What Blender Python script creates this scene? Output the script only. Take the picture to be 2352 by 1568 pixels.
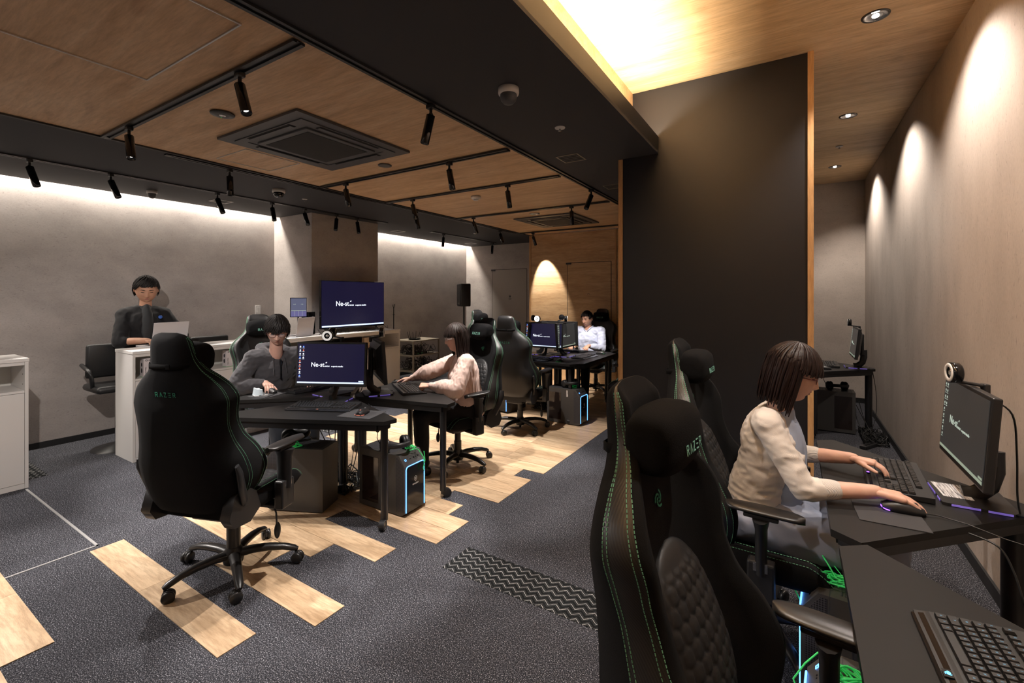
import bpy, bmesh, math, random
from mathutils import Vector, Matrix, noise
import mathutils
R = math.radians
for o in list(bpy.data.objects): bpy.data.objects.remove(o, do_unlink=True)
scene = bpy.context.scene
col = scene.collection
random.seed(7)

# ---------------------------------------------------------------- camera, world, exposure
cam_d = bpy.data.cameras.new('camera')
cam = bpy.data.objects.new('camera', cam_d); col.objects.link(cam)
cam.location = (0, 0, 1.52)
cam.rotation_euler = (R(90), 0, math.atan2(646, 1040))
cam_d.sensor_width = 36; cam_d.lens = 1040 / 2352 * 36
cam_d.shift_y = -(784 - 680) / 2352
cam_d.clip_start = .05
scene.camera = cam
scene.view_settings.view_transform = 'Standard'
scene.view_settings.look = 'None'
scene.view_settings.gamma = 1
scene.view_settings.use_curve_mapping = False
scene.view_settings.exposure = 0.0
world = bpy.data.worlds.new('world'); scene.world = world; world.use_nodes = True
world.node_tree.nodes['Background'].inputs[0].default_value = (.5, .5, .55, 1)
world.node_tree.nodes['Background'].inputs[1].default_value = .05
scene.cycles.max_bounces = 6; scene.cycles.diffuse_bounces = 5; scene.cycles.glossy_bounces = 3
scene.cycles.transparent_max_bounces = 6; scene.cycles.transmission_bounces = 4
scene.cycles.use_denoising = True
scene.cycles.sample_clamp_indirect = 6
scene.cycles.caustics_reflective = False; scene.cycles.caustics_refractive = False

def light(name, kind, loc, energy, color=(1, 1, 1), parent=None, **kw):
    d = bpy.data.lights.new(name, kind); d.energy = energy; d.color = color
    for k, v in kw.items():
        if k not in ('rot', 'aim'): setattr(d, k, v)
    o = bpy.data.objects.new(name, d); col.objects.link(o); o.location = loc
    if 'rot' in kw: o.rotation_euler = kw['rot']
    if 'aim' in kw: o.rotation_euler = Vector(kw['aim']).to_track_quat('-Z', 'Y').to_euler()
    if parent: o.parent = parent
    return o
WARM = (1, .72, .42); NEUT = (1, .92, .86); COOLW = (1, .97, .95)
CH, HI = 2.65, 3.175          # main ceiling, booth ceiling
XL, XR, YB, YW = -6.4, .865, 8.31, 7.345
# cove strips along the left wall and over the booth, the booth's down lights beyond the frame
E_COVE, E_UP, E_DL, E_SPOT = 64, 135, 118, 215
light('cove_lamp', 'AREA', (-6.345, .4, 2.80), E_COVE * 2.2, (1, .91, .80), shape='RECTANGLE', size=.05, size_y=6.6, rot=(0, 0, 0))
light('cove_lamp', 'AREA', (-6.345, 6.6, 2.80), E_COVE * 1.15, (1, .90, .78), shape='RECTANGLE', size=.05, size_y=3.3, rot=(0, 0, 0))
light('cove_lamp', 'AREA', (-1.02, .8, 2.72), E_UP * 1.0, (1, .83, .62), shape='RECTANGLE', size=.05, size_y=5.4, rot=(0, R(212), 0))

# unseen fill light added behind the camera
light('rear_fill_lamp', 'AREA', (-3.4, -1.2, 2.6), 34, NEUT, shape='RECTANGLE', size=3.5, size_y=1.2, rot=(0, 0, 0))

# ---------------------------------------------------------------- materials
def new_mat(name, base=(.5, .5, .5), rough=.5, metal=0, spec=.5, emit=None, es=0, sheen=0, coat=0):
    m = bpy.data.materials.new(name); m.use_nodes = True
    b = m.node_tree.nodes['Principled BSDF']
    b.inputs['Base Color'].default_value = (*base, 1); b.inputs['Roughness'].default_value = rough
    b.inputs['Metallic'].default_value = metal; b.inputs['Specular IOR Level'].default_value = spec
    if emit: b.inputs['Emission Color'].default_value = (*emit, 1); b.inputs['Emission Strength'].default_value = es
    if sheen: b.inputs['Sheen Weight'].default_value = sheen
    if coat: b.inputs['Coat Weight'].default_value = coat
    return m
class NT:
    def __init__(s, m): s.m = m; s.t = m.node_tree; s.n = s.t.nodes; s.b = s.n['Principled BSDF']
    def add(s, typ, **kw):
        n = s.n.new(typ)
        for k, v in kw.items():
            if k[0] == '_': n.inputs[int(k[1:]) if k[1:].isdigit() else k[1:].replace('_', ' ')].default_value = v
            else: setattr(n, k, v)
        return n
    def l(s, a, b): s.t.links.new(a, b)
    def coords(s, scale=(1, 1, 1), kind='Object', rot=(0, 0, 0)):
        tc = s.add('ShaderNodeTexCoord'); mp = s.add('ShaderNodeMapping')
        mp.inputs['Scale'].default_value = scale; mp.inputs['Rotation'].default_value = rot
        s.l(tc.outputs[kind], mp.inputs[0]); return mp.outputs[0]
    def ramp(s, fac, stops):
        r = s.add('ShaderNodeValToRGB'); e = r.color_ramp.elements
        while len(e) < len(stops): e.new(.5)
        for i, (p, c) in enumerate(stops): e[i].position = p; e[i].color = (*c, 1)
        s.l(fac, r.inputs[0]); return r.outputs[0]
    def noise(s, vec, scale, detail=4, rough=.55, dist=0):
        n = s.add('ShaderNodeTexNoise'); n.inputs['Scale'].default_value = scale; n.inputs['Detail'].default_value = detail
        n.inputs['Roughness'].default_value = rough; n.inputs['Distortion'].default_value = dist; s.l(vec, n.inputs['Vector']); return n.outputs[0]
    def mix(s, fac, a, b, mode='MIX'):
        m = s.add('ShaderNodeMix', data_type='RGBA', blend_type=mode)
        for sock, v in ((m.inputs[0], fac), (m.inputs[6], a), (m.inputs[7], b)):
            if isinstance(v, (int, float)): sock.default_value = v
            elif isinstance(v, tuple): sock.default_value = (*v, 1)
            else: s.l(v, sock)
        return m.outputs[2]
    def math(s, op, a, b=None, c=None):
        m = s.add('ShaderNodeMath', operation=op)
        for i, v in enumerate((a, b, c)):
            if v is None: continue
            if isinstance(v, (int, float)): m.inputs[i].default_value = v
            else: s.l(v, m.inputs[i])
        return m.outputs[0]
    def bump(s, h, strength=.3, dist=.01):
        b = s.add('ShaderNodeBump'); b.inputs['Strength'].default_value = strength; b.inputs['Distance'].default_value = dist
        s.l(h, b.inputs['Height']); s.l(b.outputs[0], s.b.inputs['Normal'])

def wood_mat(name, dark, mid, light_, along='x', rough=.45, scale=1., tint=False, knots=.5):
    m = new_mat(name, mid, rough); t = NT(m)
    sc = {'x': (1.1, 9, 9), 'y': (9, 1.1, 9), 'z': (9, 9, 1.1)}[along]
    sc = tuple(q * scale for q in sc)
    v = t.coords(sc)
    if tint:
        oi = t.add('ShaderNodeObjectInfo'); ad = t.add('ShaderNodeVectorMath', operation='ADD')
        cb = t.add('ShaderNodeCombineXYZ'); r = t.math('MULTIPLY', oi.outputs['Random'], 37.)
        t.l(r, cb.inputs[0]); t.l(r, cb.inputs[1]); t.l(v, ad.inputs[0]); t.l(cb.outputs[0], ad.inputs[1]); v = ad.outputs[0]
    n1 = t.noise(v, 1.3, 5, .6, .6)
    f = t.ramp(n1, [(.28, dark), (.5, mid), (.72, light_)])
    v2 = t.coords(tuple(q * 5 for q in sc)); n2 = t.noise(v2, 1.6, 6, .7)
    fine = t.ramp(n2, [(.35, (.62, .58, .54)), (.6, (1, 1, 1))])
    c = t.mix(.9 if tint else .55, f, fine, 'MULTIPLY')
    sk = {'x': (.9, 2.6, 2.6), 'y': (2.6, .9, 2.6), 'z': (2.6, 2.6, .9)}[along]
    n3 = t.noise(t.coords(tuple(q * scale for q in sk)), 1.7, 3, .5, 1.2)
    kn = t.ramp(n3, [(.64, (1, 1, 1)), (.76, (.55, .44, .36))])
    c = t.mix(knots, c, kn, 'MULTIPLY')
    if tint:
        oi = t.add('ShaderNodeObjectInfo'); hv = t.add('ShaderNodeHueSaturation')
        t.l(t.math('MULTIPLY_ADD', oi.outputs['Random'], .42, .78), hv.inputs['Value']); t.l(c, hv.inputs['Color']); c = hv.outputs[0]
    t.l(c, t.b.inputs['Base Color']); t.bump(n2, .12, .002)
    return m
M = {}
M['ceil_wood'] = wood_mat('oak_ceiling_board', (.56, .35, .185), (.73, .49, .29), (.82, .60, .39), 'x', .5, .8, knots=.6)
M['hi_wood'] = wood_mat('oak_booth_ceiling', (.58, .39, .20), (.75, .53, .30), (.83, .63, .40), 'x', .5, .8, knots=.5)
M['wall_wood'] = wood_mat('oak_wall_board', (.46, .28, .13), (.60, .39, .20), (.70, .48, .27), 'x', .5, .9, knots=.4)
M['trim_wood'] = wood_mat('oak_trim', (.44, .24, .10), (.58, .34, .15), (.66, .42, .21), 'z', .5, 1.2, knots=.2)
M['plank'] = wood_mat('oak_floor_plank', (.46, .31, .18), (.64, .46, .29), (.74, .57, .38), 'x', .38, 1.0, tint=True, knots=.7)

def concrete_mat(name, c0, c1, c2, stretch=(1, 1, 1)):
    m = new_mat(name, c1, .85, spec=.25); t = NT(m)
    v = t.coords(stretch)
    n1 = t.noise(v, 1.4, 6, .62)
    c = t.ramp(n1, [(.3, c0), (.52, c1), (.74, c2)])
    n2 = t.noise(v, 38, 5, .75, .9)
    cr = t.ramp(n2, [(.30, (.50, .47, .47)), (.42, (1, 1, 1))])
    c = t.mix(.7, c, cr, 'MULTIPLY')
    n3 = t.noise(v, 60, 3, .6); c = t.mix(.35, c, t.ramp(n3, [(.3, (.75, .74, .73)), (.6, (1, 1, 1))]), 'MULTIPLY')
    t.l(c, t.b.inputs['Base Color']); t.bump(n2, .15, .003)
    return m
M['wall'] = concrete_mat('concrete_wallpaper', (.35, .315, .30), (.44, .40, .38), (.52, .475, .455), (1, 1, 1.6))
M['wall_r'] = concrete_mat('concrete_wallpaper_vertical', (.42, .365, .32), (.50, .44, .39), (.57, .505, .45), (1.6, 1.6, .7))
M['wall_b'] = concrete_mat('concrete_wallpaper_booth', (.42, .365, .32), (.50, .44, .39), (.57, .505, .45), (1, 1, 1.6))
M['black_board'] = new_mat('black_board', (.012, .012, .015), .42, spec=.5)
M['black_ceiling'] = new_mat('black_ceiling_paint', (.034, .034, .040), .7, spec=.4)
M['base'] = new_mat('black_baseboard', (.012, .012, .013), .5)
# carpet
m = new_mat('carpet', (.06, .06, .06), .95, spec=.1); t = NT(m); v = t.coords((1, 1, 1))
n = t.noise(v, 210, 2, .7); nl = t.noise(t.coords((1, 1.0, 1)), 95, 2, .6); nb = t.noise(v, 3, 3, .5)
c = t.ramp(n, [(.38, (.018, .019, .024)), (.50, (.036, .037, .044)), (.59, (.13, .132, .15)), (.68, (.50, .50, .54))])
c = t.mix(.5, c, t.ramp(nl, [(.35, (.35, .35, .37)), (.62, (1.3, 1.3, 1.3))]), 'MULTIPLY')
c = t.mix(.5, c, t.ramp(nb, [(.3, (.75, .75, .75)), (.7, (1.1, 1.1, 1.1))]), 'MULTIPLY')
t.l(c, t.b.inputs['Base Color']); t.bump(n, .8, .006); M['carpet'] = m
# zigzag carpet
m = new_mat('zigzag_carpet', (.02, .02, .022), .95, spec=.1); t = NT(m)
tc = t.add('ShaderNodeTexCoord'); sx = t.add('ShaderNodeSeparateXYZ'); t.l(tc.outputs['Object'], sx.inputs[0])
tri = t.math('PINGPONG', sx.outputs[0], .031)
yy = t.math('ADD', sx.outputs[1], t.math('MULTIPLY', tri, .85))
def line(period, width):
    p = t.math('PINGPONG', yy, period); return t.math('LESS_THAN', p, width)
big = line(.0205, .0026); sm = line(.0103, .0022)
c = t.mix(sm, (.012, .013, .014), (.055, .057, .058)); c = t.mix(big, c, (.36, .36, .36))
nz = t.noise(t.coords(), 180, 2, .7); c = t.mix(.8, c, t.ramp(nz, [(.35, (.35, .35, .35)), (.65, (1.3, 1.3, 1.3))]), 'MULTIPLY')
t.l(c, t.b.inputs['Base Color']); t.bump(nz, .7, .004); M['zig'] = m
M['white_lam'] = new_mat('white_laminate', (.70, .68, .66), .4)
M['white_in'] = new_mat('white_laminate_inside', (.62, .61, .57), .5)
M['dark_gap'] = new_mat('dark_gap', (.02, .02, .02), .8)
M['metal_w'] = new_mat('aluminium_strip', (.7, .7, .7), .35, .8)
M['desk'] = new_mat('black_desk_laminate', (.012, .0115, .0115), .46, spec=.22)
M['desk_metal'] = new_mat('black_powder_coat', (.014, .014, .016), .35, spec=.5)
def leather(name, base, rough, bscale=90, bs=.15, sheen=0):
    m = new_mat(name, base, rough, sheen=sheen); t = NT(m); n = t.noise(t.coords(), bscale, 3, .6); t.bump(n, bs, .002); return m
M['fabric'] = leather('black_chair_fabric', (.0048, .0048, .0055), .9, 400, .3)
M['fabric'].node_tree.nodes['Principled BSDF'].inputs['Specular IOR Level'].default_value = .2
M['leather'] = leather('black_chair_leather', (.014, .014, .015), .44, 140, .12)
M['carbon'] = new_mat('carbon_pattern_leather', (.035, .032, .030), .42); t = NT(M['carbon'])
w = t.add('ShaderNodeTexWave', wave_type='BANDS', bands_direction='DIAGONAL'); w.inputs['Scale'].default_value = 85; w.inputs['Distortion'].default_value = .0
t.l(t.coords(), w.inputs['Vector']); t.l(t.ramp(w.outputs[1], [(.3, (.013, .012, .012)), (.7, (.024, .022, .021))]), t.b.inputs['Base Color']); t.bump(w.outputs[1], .12, .001)
M['velvet'] = leather('black_plush', (.0045, .0045, .005), .95, 300, .4, 0)
M['velvet'].node_tree.nodes['Principled BSDF'].inputs['Specular IOR Level'].default_value = .15
M['stitch'] = new_mat('green_thread', (.13, .36, .22), .7)
M['logo_g'] = new_mat('green_embroidery', (.05, .33, .20), .6)
M['plastic'] = leather('black_plastic', (.016, .016, .017), .38, 500, .08)
M['rubber'] = new_mat('grey_rubber', (.05, .05, .052), .6)
M['chrome'] = new_mat('chrome', (.6, .6, .6), .2, 1)
M['gloss'] = new_mat('gloss_black', (.008, .008, .009), .12)
M['screen_on'] = new_mat('screen_panel', (.006, .006, .008), .22, emit=(.0095, .008, .030), es=1.0)
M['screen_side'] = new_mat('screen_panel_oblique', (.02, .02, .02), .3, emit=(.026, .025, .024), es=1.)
M['txt'] = new_mat('screen_white', (.1, .1, .1), .5, emit=(.85, .9, 1), es=1.5)
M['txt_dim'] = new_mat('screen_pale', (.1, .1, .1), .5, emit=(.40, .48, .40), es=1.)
M['bar'] = new_mat('screen_taskbar', (.1, .1, .1), .5, emit=(.62, .74, 1), es=1.4)
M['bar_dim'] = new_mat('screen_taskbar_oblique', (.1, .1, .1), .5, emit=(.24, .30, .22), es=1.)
M['ico_b'] = new_mat('screen_icon_blue', (.1, .1, .1), .5, emit=(.10, .25, 1), es=1.3)
M['ico_r'] = new_mat('screen_icon_red', (.1, .1, .1), .5, emit=(.8, .18, .10), es=1.)
M['led'] = new_mat('blue_led', (.1, .1, .3), .5, emit=(.10, .34, 1), es=3.6)
M['led_p'] = new_mat('purple_led', (.1, .05, .3), .5, emit=(.25, .08, 1), es=5)
M['led_c'] = new_mat('cyan_led', (.1, .3, .4), .5, emit=(.12, .55, 1), es=3)
M['key_glow'] = new_mat('key_lettering_glow', (.1, .2, .3), .5, emit=(.06, .20, .32), es=1)
M['lav'] = new_mat('lavender_reflection', (.24, .18, .62), .4, emit=(.16, .11, .5), es=.5)  # purple reflection put into the colour, with a faint glow
M['lens_w'] = new_mat('lamp_lens', (.9, .9, .9), .3, emit=(1, .97, .93), es=14)
M['lens_d'] = new_mat('lamp_reflector', (.8, .8, .8), .12, .9)
M['ring_w'] = new_mat('white_ring', (.82, .80, .78), .35)
M['ring_on'] = new_mat('lit_ring', (.9, .9, .9), .4, emit=(1, .95, .9), es=14)
M['ring_lo'] = new_mat('faintly_lit_ring', (.8, .8, .8), .4, emit=(1, .95, .9), es=.55)
M['white_p'] = new_mat('white_plastic', (.72, .71, .70), .4)
M['grey_p'] = new_mat('grey_plastic', (.07, .07, .075), .45)
M['silver'] = new_mat('silver_laptop', (.62, .61, .64), .38, .15)
M['case'] = new_mat('tower_steel', (.075, .072, .070), .42, .3)
M['glass'] = new_mat('smoked_window', (.02, .014, .012), .06)
M['mesh_p'] = new_mat('perforated_steel', (.03, .03, .035), .5); t = NT(M['mesh_p'])
vo = t.add('ShaderNodeTexVoronoi'); vo.inputs['Scale'].default_value = 120; vo.inputs['Randomness'].default_value = .0
t.l(t.coords(), vo.inputs['Vector']); t.l(t.ramp(vo.outputs[0], [(.35, (.003, .003, .004)), (.5, (.06, .06, .07))]), t.b.inputs['Base Color'])
M['green_c'] = new_mat('green_cable', (.05, .70, .18), .45, emit=(.02, .4, .08), es=.15)
M['cable'] = new_mat('black_cable', (.010, .010, .010), .35)
M['shelf_m'] = new_mat('beige_steel', (.30, .26, .20), .5)
M['door_g'] = new_mat('grey_door_paint', (.36, .325, .295), .6)
M['label_w'] = new_mat('paper_label', (.62, .60, .58), .6)
M['dark_ink'] = new_mat('dark_ink', (.03, .03, .035), .5)
M['box_w'] = new_mat('white_carton', (.66, .62, .64), .5)
M['green_ink'] = new_mat('green_ink', (.05, .35, .08), .5)
M['slate'] = new_mat('slate_panel', (.02, .02, .03), .4, emit=(.10, .11, .18), es=1.)
M['slate_p'] = new_mat('violet_panel', (.02, .02, .03), .4, emit=(.13, .12, .28), es=1.)
M['carton'] = new_mat('beige_carton', (.55, .42, .30), .7)
m = new_mat('streaked_reflection', (.5, .5, .5), .5); t = NT(m); n = t.noise(t.coords((9, 160, 1)), 1, 3, .7)
t.l(t.ramp(n, [(.38, (.04, .04, .05)), (.5, (.5, .5, .52)), (.62, (.85, .85, .87))]), t.b.inputs['Base Color']); M['streak'] = m  # streaks of reflected light painted into the base colour
def skin(name, c):
    m = new_mat(name, c, .48, spec=.4); t = NT(m); b = t.b
    b.inputs['Subsurface Weight'].default_value = .12; b.inputs['Subsurface Radius'].default_value = (.01, .004, .002)
    n = t.noise(t.coords(), 22, 3, .5); t.l(t.mix(.5, (c[0], c[1], c[2]), t.ramp(n, [(.3, (c[0] * .9, c[1] * .78, c[2] * .74)), (.7, (c[0] * 1.08, c[1] * 1.08, c[2] * 1.08))])), b.inputs['Base Color'])
    return m
M['skin_f'] = skin('light_skin', (.70, .44, .34)); M['skin_m'] = skin('warm_skin', (.60, .34, .23)); M['skin_p'] = skin('pale_skin', (.64, .40, .32))
M['lip'] = new_mat('lip', (.46, .21, .17), .45); M['brow'] = new_mat('brow_hair', (.02, .015, .012), .7); M['eye_w'] = new_mat('eye_white', (.7, .68, .66), .25); M['iris'] = new_mat('iris_brown', (.03, .015, .01), .15)
def hairm(name, c, rough=.5):
    m = new_mat(name, c, rough, spec=.3); t = NT(m); n = t.noise(t.coords((60, 60, 6)), 2, 4, .7)
    t.l(t.ramp(n, [(.3, tuple(q * .5 for q in c)), (.7, tuple(q * 1.6 for q in c))]), t.b.inputs['Base Color']); t.bump(n, .4, .003); return m
M['hair_k'] = hairm('black_hair', (.013, .011, .011)); M['hair_b'] = hairm('dark_brown_hair', (.013, .006, .005), .40); M['hair_d'] = hairm('brown_black_hair', (.016, .009, .007))
def cloth(name, c, rough=.85, bs=.25, sc=260, sheen=.1):
    m = new_mat(name, c, rough, spec=.25, sheen=sheen); t = NT(m); n = t.noise(t.coords(), sc, 3, .6); t.bump(n, bs, .002)
    n2 = t.noise(t.coords(), 6, 3, .5); t.l(t.mix(.25, c, t.ramp(n2, [(.3, tuple(q * .8 for q in c)), (.7, tuple(min(1, q * 1.1) for q in c))])), t.b.inputs['Base Color']); return m
M['cardigan'] = cloth('cream_knit', (.74, .69, .64)); M['rib'] = cloth('ribbed_cuff', (.70, .66, .62))
t = NT(M['rib']); w = t.add('ShaderNodeTexWave'); w.inputs['Scale'].default_value = 90; t.l(t.coords(), w.inputs['Vector']); t.bump(w.outputs[1], .5, .003)
M['shirt_b'] = cloth('blue_grey_shirt', (.30, .35, .46)); M['skirt'] = cloth('grey_satin', (.25, .28, .37), .38, .1, 200, 0)
M['hoodie'] = cloth('charcoal_fleece', (.060, .058, .064), .95, .35, 180, .2); M['jeans'] = cloth('dark_jeans', (.02, .024, .033)); M['blackcloth'] = cloth('black_trousers', (.008, .008, .009))
M['blouse'] = cloth('pink_blouse', (.77, .57, .50), .6, .1, 200, .1); M['shirt_w'] = cloth('pale_blue_shirt', (.56, .60, .74), .7, .15); M['jacket'] = cloth('black_jacket', (.016, .016, .018), .8); M['polo'] = cloth('charcoal_collar_shirt', (.036, .039, .043), .7)
M['shoe'] = new_mat('black_shoe', (.01, .01, .01), .4)
M['specs'] = new_mat('dark_red_frame', (.08, .012, .012), .2); M['lens'] = new_mat('spectacle_lens', (.9, .9, .95), .03)
M['lens'].node_tree.nodes['Principled BSDF'].inputs['Alpha'].default_value = .16

# ---------------------------------------------------------------- mesh helpers
def T(x=0, y=0, z=0, rz=0, rx=0, ry=0): return Matrix.Translation((x, y, z)) @ Matrix.Rotation(rz, 4, 'Z') @ Matrix.Rotation(ry, 4, 'Y') @ Matrix.Rotation(rx, 4, 'X')
def frame_to(d, up=(0, 0, 1)):
    return Vector(d).normalized().to_track_quat('Z', 'Y').to_matrix().to_4x4()
class MB:
    def __init__(s): s.v = []; s.f = []; s.mi = []; s.sm = []; s.mx = Matrix.Identity(4); s.m = 0
    def add(s, vs, fs, smooth=False, M_=None, mi=None):
        k = len(s.v); mt = s.mx @ M_ if M_ is not None else s.mx
        s.v += [mt @ Vector(p) for p in vs]; s.f += [tuple(i + k for i in f) for f in fs]
        s.mi += [s.m if mi is None else mi] * len(fs); s.sm += [smooth] * len(fs)
        return s
    def box(s, x0, x1, y0, y1, z0, z1, M_=None, b=0):
        if b: return s.rbox(((x0 + x1) / 2, (y0 + y1) / 2, (z0 + z1) / 2), (x1 - x0, y1 - y0, z1 - z0), b, M_)
        vs = [(x, y, z) for z in (z0, z1) for y in (y0, y1) for x in (x0, x1)]
        return s.add(vs, [(0, 2, 3, 1), (4, 5, 7, 6), (0, 1, 5, 4), (2, 6, 7, 3), (0, 4, 6, 2), (1, 3, 7, 5)], False, M_)
    def rbox(s, c, d, b=.005, M_=None, seg=2, smooth=True):
        bm = bmesh.new(); bmesh.ops.create_cube(bm, size=1)
        for v in bm.verts: v.co = Vector((v.co.x * d[0] + c[0], v.co.y * d[1] + c[1], v.co.z * d[2] + c[2]))
        b = min(b, min(d) * .49)
        bmesh.ops.bevel(bm, geom=bm.edges[:] , offset=b, segments=seg, affect='EDGES', profile=.5)
        vs = [v.co.copy() for v in bm.verts]; bm.verts.index_update(); fs = [tuple(v.index for v in f.verts) for f in bm.faces]
        big = [f.calc_area() for f in bm.faces]; bm.free()
        k = len(s.v); s.add(vs, fs, smooth and b > .012, M_); return s
    def loft(s, rings, caps=True, closed=True, smooth=True, M_=None, mis=None):
        n = len(rings[0]); vs = [p for r in rings for p in r]; fs = []; mi = []
        rng = n if closed else n - 1
        for i in range(len(rings) - 1):
            for j in range(rng):
                a = i * n + j; b = i * n + (j + 1) % n; fs.append((a, b, b + n, a + n)); mi.append(mis[j] if mis else s.m)
        k = len(s.f); s.add(vs, fs, smooth, M_); s.mi[k:] = mi
        if caps and closed:
            for r0, rev in ((0, True), (len(rings) - 1, False)):
                c = sum((Vector(p) for p in rings[r0]), Vector()) / n
                vv = [c] + [Vector(p) for p in rings[r0]]
                s.add(vv, [((0, j + 1, (j + 1) % n + 1) if not rev else (0, (j + 1) % n + 1, j + 1)) for j in range(n)], smooth, M_)
        return s
    def tube(s, pts, r, n=8, M_=None, sx=1, sy=1, caps=True):
        pts = [Vector(p) for p in pts]; rs = r if isinstance(r, (list, tuple)) else [r] * len(pts)
        rings = []; up = None
        for i, p in enumerate(pts):
            d = (pts[min(i + 1, len(pts) - 1)] - pts[max(i - 1, 0)]).normalized()
            if up is None: up = Vector((0, 0, 1)) if abs(d.z) < .9 else Vector((1, 0, 0))
            a = d.cross(up); a = a.normalized() if a.length > 1e-4 else Vector((1, 0, 0)); u2 = a.cross(d).normalized(); up = u2
            rings.append([p + a * (math.cos(2 * math.pi * k / n) * rs[i] * sx) + u2 * (math.sin(2 * math.pi * k / n) * rs[i] * sy) for k in range(n)])
        return s.loft(rings, caps, True, True, M_)
    def cyl(s, p0, p1, r, r2=None, n=16, M_=None, smooth=True): 
        return s.tube([p0, p1], [r, r if r2 is None else r2], n, M_)
    def lathe(s, prof, n=24, M_=None, caps=True):
        rings = [[(r * math.cos(2 * math.pi * k / n), r * math.sin(2 * math.pi * k / n), z) for k in range(n)] for r, z in prof]
        return s.loft(rings, caps, True, True, M_)
    def ell(s, c, r, M_=None, n=14, m=10):
        if not isinstance(r, (tuple, list)): r = (r, r, r)
        rings = []
        for i in range(1, m):
            th = math.pi * i / m; rings.append([(c[0] + r[0] * math.sin(th) * math.cos(2 * math.pi * k / n), c[1] + r[1] * math.sin(th) * math.sin(2 * math.pi * k / n), c[2] - r[2] * math.cos(th)) for k in range(n)])
        k0 = len(s.v); s.loft(rings, False, True, True, M_)
        s.add([(c[0], c[1], c[2] - r[2])] + rings[0], [(0, (j + 1) % n + 1, j + 1) for j in range(n)], True, M_)
        s.add([(c[0], c[1], c[2] + r[2])] + rings[-1], [(0, j + 1, (j + 1) % n + 1) for j in range(n)], True, M_)
        return s
    def prism(s, poly, z0, z1, M_=None, b=0):
        n = len(poly); vs = [(x, y, z0) for x, y in poly] + [(x, y, z1) for x, y in poly]
        fs = [tuple(range(n - 1, -1, -1)), tuple(range(n, 2 * n))] + [(i, (i + 1) % n, (i + 1) % n + n, i + n) for i in range(n)]
        return s.add(vs, fs, False, M_)
    def torus(s, R_, r, n=32, m=10, M_=None, a0=0, a1=2 * math.pi, sy=1):
        full = abs(a1 - a0 - 2 * math.pi) < 1e-6; rings = []
        for i in range(n + (0 if full else 1)):
            a = a0 + (a1 - a0) * i / n
            rings.append([((R_ + r * math.cos(2 * math.pi * k / m)) * math.cos(a), (R_ + r * math.cos(2 * math.pi * k / m)) * math.sin(a), r * sy * math.sin(2 * math.pi * k / m)) for k in range(m)])
        if full: rings.append(rings[0])
        return s.loft(rings, not full, True, True, M_)
    def text(s, body, size, M_=None, depth=.0006, bold=0, align='CENTER'):
        vs, fs = text_mesh(body, size, depth, bold, align); return s.add(vs, fs, False, M_)
    def strokes(s, lines, w, M_=None, d=.001):
        for ln in lines:
            for a, b in zip(ln[:-1], ln[1:]):
                a = Vector(a); b = Vector(b); t_ = (b - a).normalized(); nn = Vector((-t_.y, t_.x)) * w / 2; a = a - t_ * w / 2; b = b + t_ * w / 2
                s.prism([tuple(a - nn), tuple(b - nn), tuple(b + nn), tuple(a + nn)], 0, d, M_)
        return s
    def build(s, name, mats, parent=None, loc=None, rot=None, sub=0, mx=None):
        me = bpy.data.meshes.new(name); me.from_pydata([tuple(p) for p in s.v], [], s.f)
        for m in (mats if isinstance(mats, (list, tuple)) else [mats]): me.materials.append(M[m] if isinstance(m, str) else m)
        me.polygons.foreach_set('material_index', s.mi); me.polygons.foreach_set('use_smooth', s.sm); me.update()
        o = bpy.data.objects.new(name, me); col.objects.link(o)
        if parent: o.parent = parent
        if loc: o.location = loc
        if rot: o.rotation_euler = rot
        if mx is not None: o.matrix_local = mx
        if sub: md = o.modifiers.new('subdivision', 'SUBSURF'); md.levels = md.render_levels = sub
        return o
_tc = {}
def text_mesh(body, size, depth, bold, align):
    k = (body, size, depth, bold, align)
    if k in _tc: return _tc[k]
    c = bpy.data.curves.new('t', 'FONT'); c.body = body; c.size = size; c.extrude = depth; c.offset = bold; c.align_x = align; c.align_y = 'CENTER'; c.resolution_u = 3
    o = bpy.data.objects.new('t', c); col.objects.link(o); dg = bpy.context.evaluated_depsgraph_get(); me = bpy.data.meshes.new_from_object(o.evaluated_get(dg))
    vs = [v.co.copy() for v in me.vertices]; fs = [tuple(p.vertices) for p in me.polygons]
    bpy.data.objects.remove(o); bpy.data.curves.remove(c); bpy.data.meshes.remove(me); _tc[k] = (vs, fs); return vs, fs
def thing(name, label, cat, loc=(0, 0, 0), rz=0, group=None):
    o = bpy.data.objects.new(name, None); o.empty_display_size = .1; col.objects.link(o); o.location = loc; o.rotation_euler = (0, 0, rz); return tag(o, label, cat, group)
def tag(o, label=None, cat=None, group=None, kind=None):
    if label: o['label'] = label
    if cat: o['category'] = cat
    if group: o['group'] = group
    if kind: o['kind'] = kind
    return o
def struct(o, label=None): o['kind'] = 'structure'; o['category'] = 'room'; o['label'] = label or o.name; del o['category']; return o
def kids(o): return [c for c in bpy.data.objects if c.parent == o]
def dup(root, loc=None, rz=None, label=None, group=None, parent=None, tree=None):
    if tree is None:
        tree = {}
        for c in bpy.data.objects:
            if c.parent: tree.setdefault(c.parent, []).append(c)
    r = root.copy(); col.objects.link(r)
    if loc is not None: r.location = loc
    if rz is not None: r.rotation_euler = (0, 0, rz)
    if label: r['label'] = label
    if group: r['group'] = group
    if parent: r.parent = parent
    for ch in tree.get(root, []): dup(ch, parent=r, tree=tree)
    return r
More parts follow.
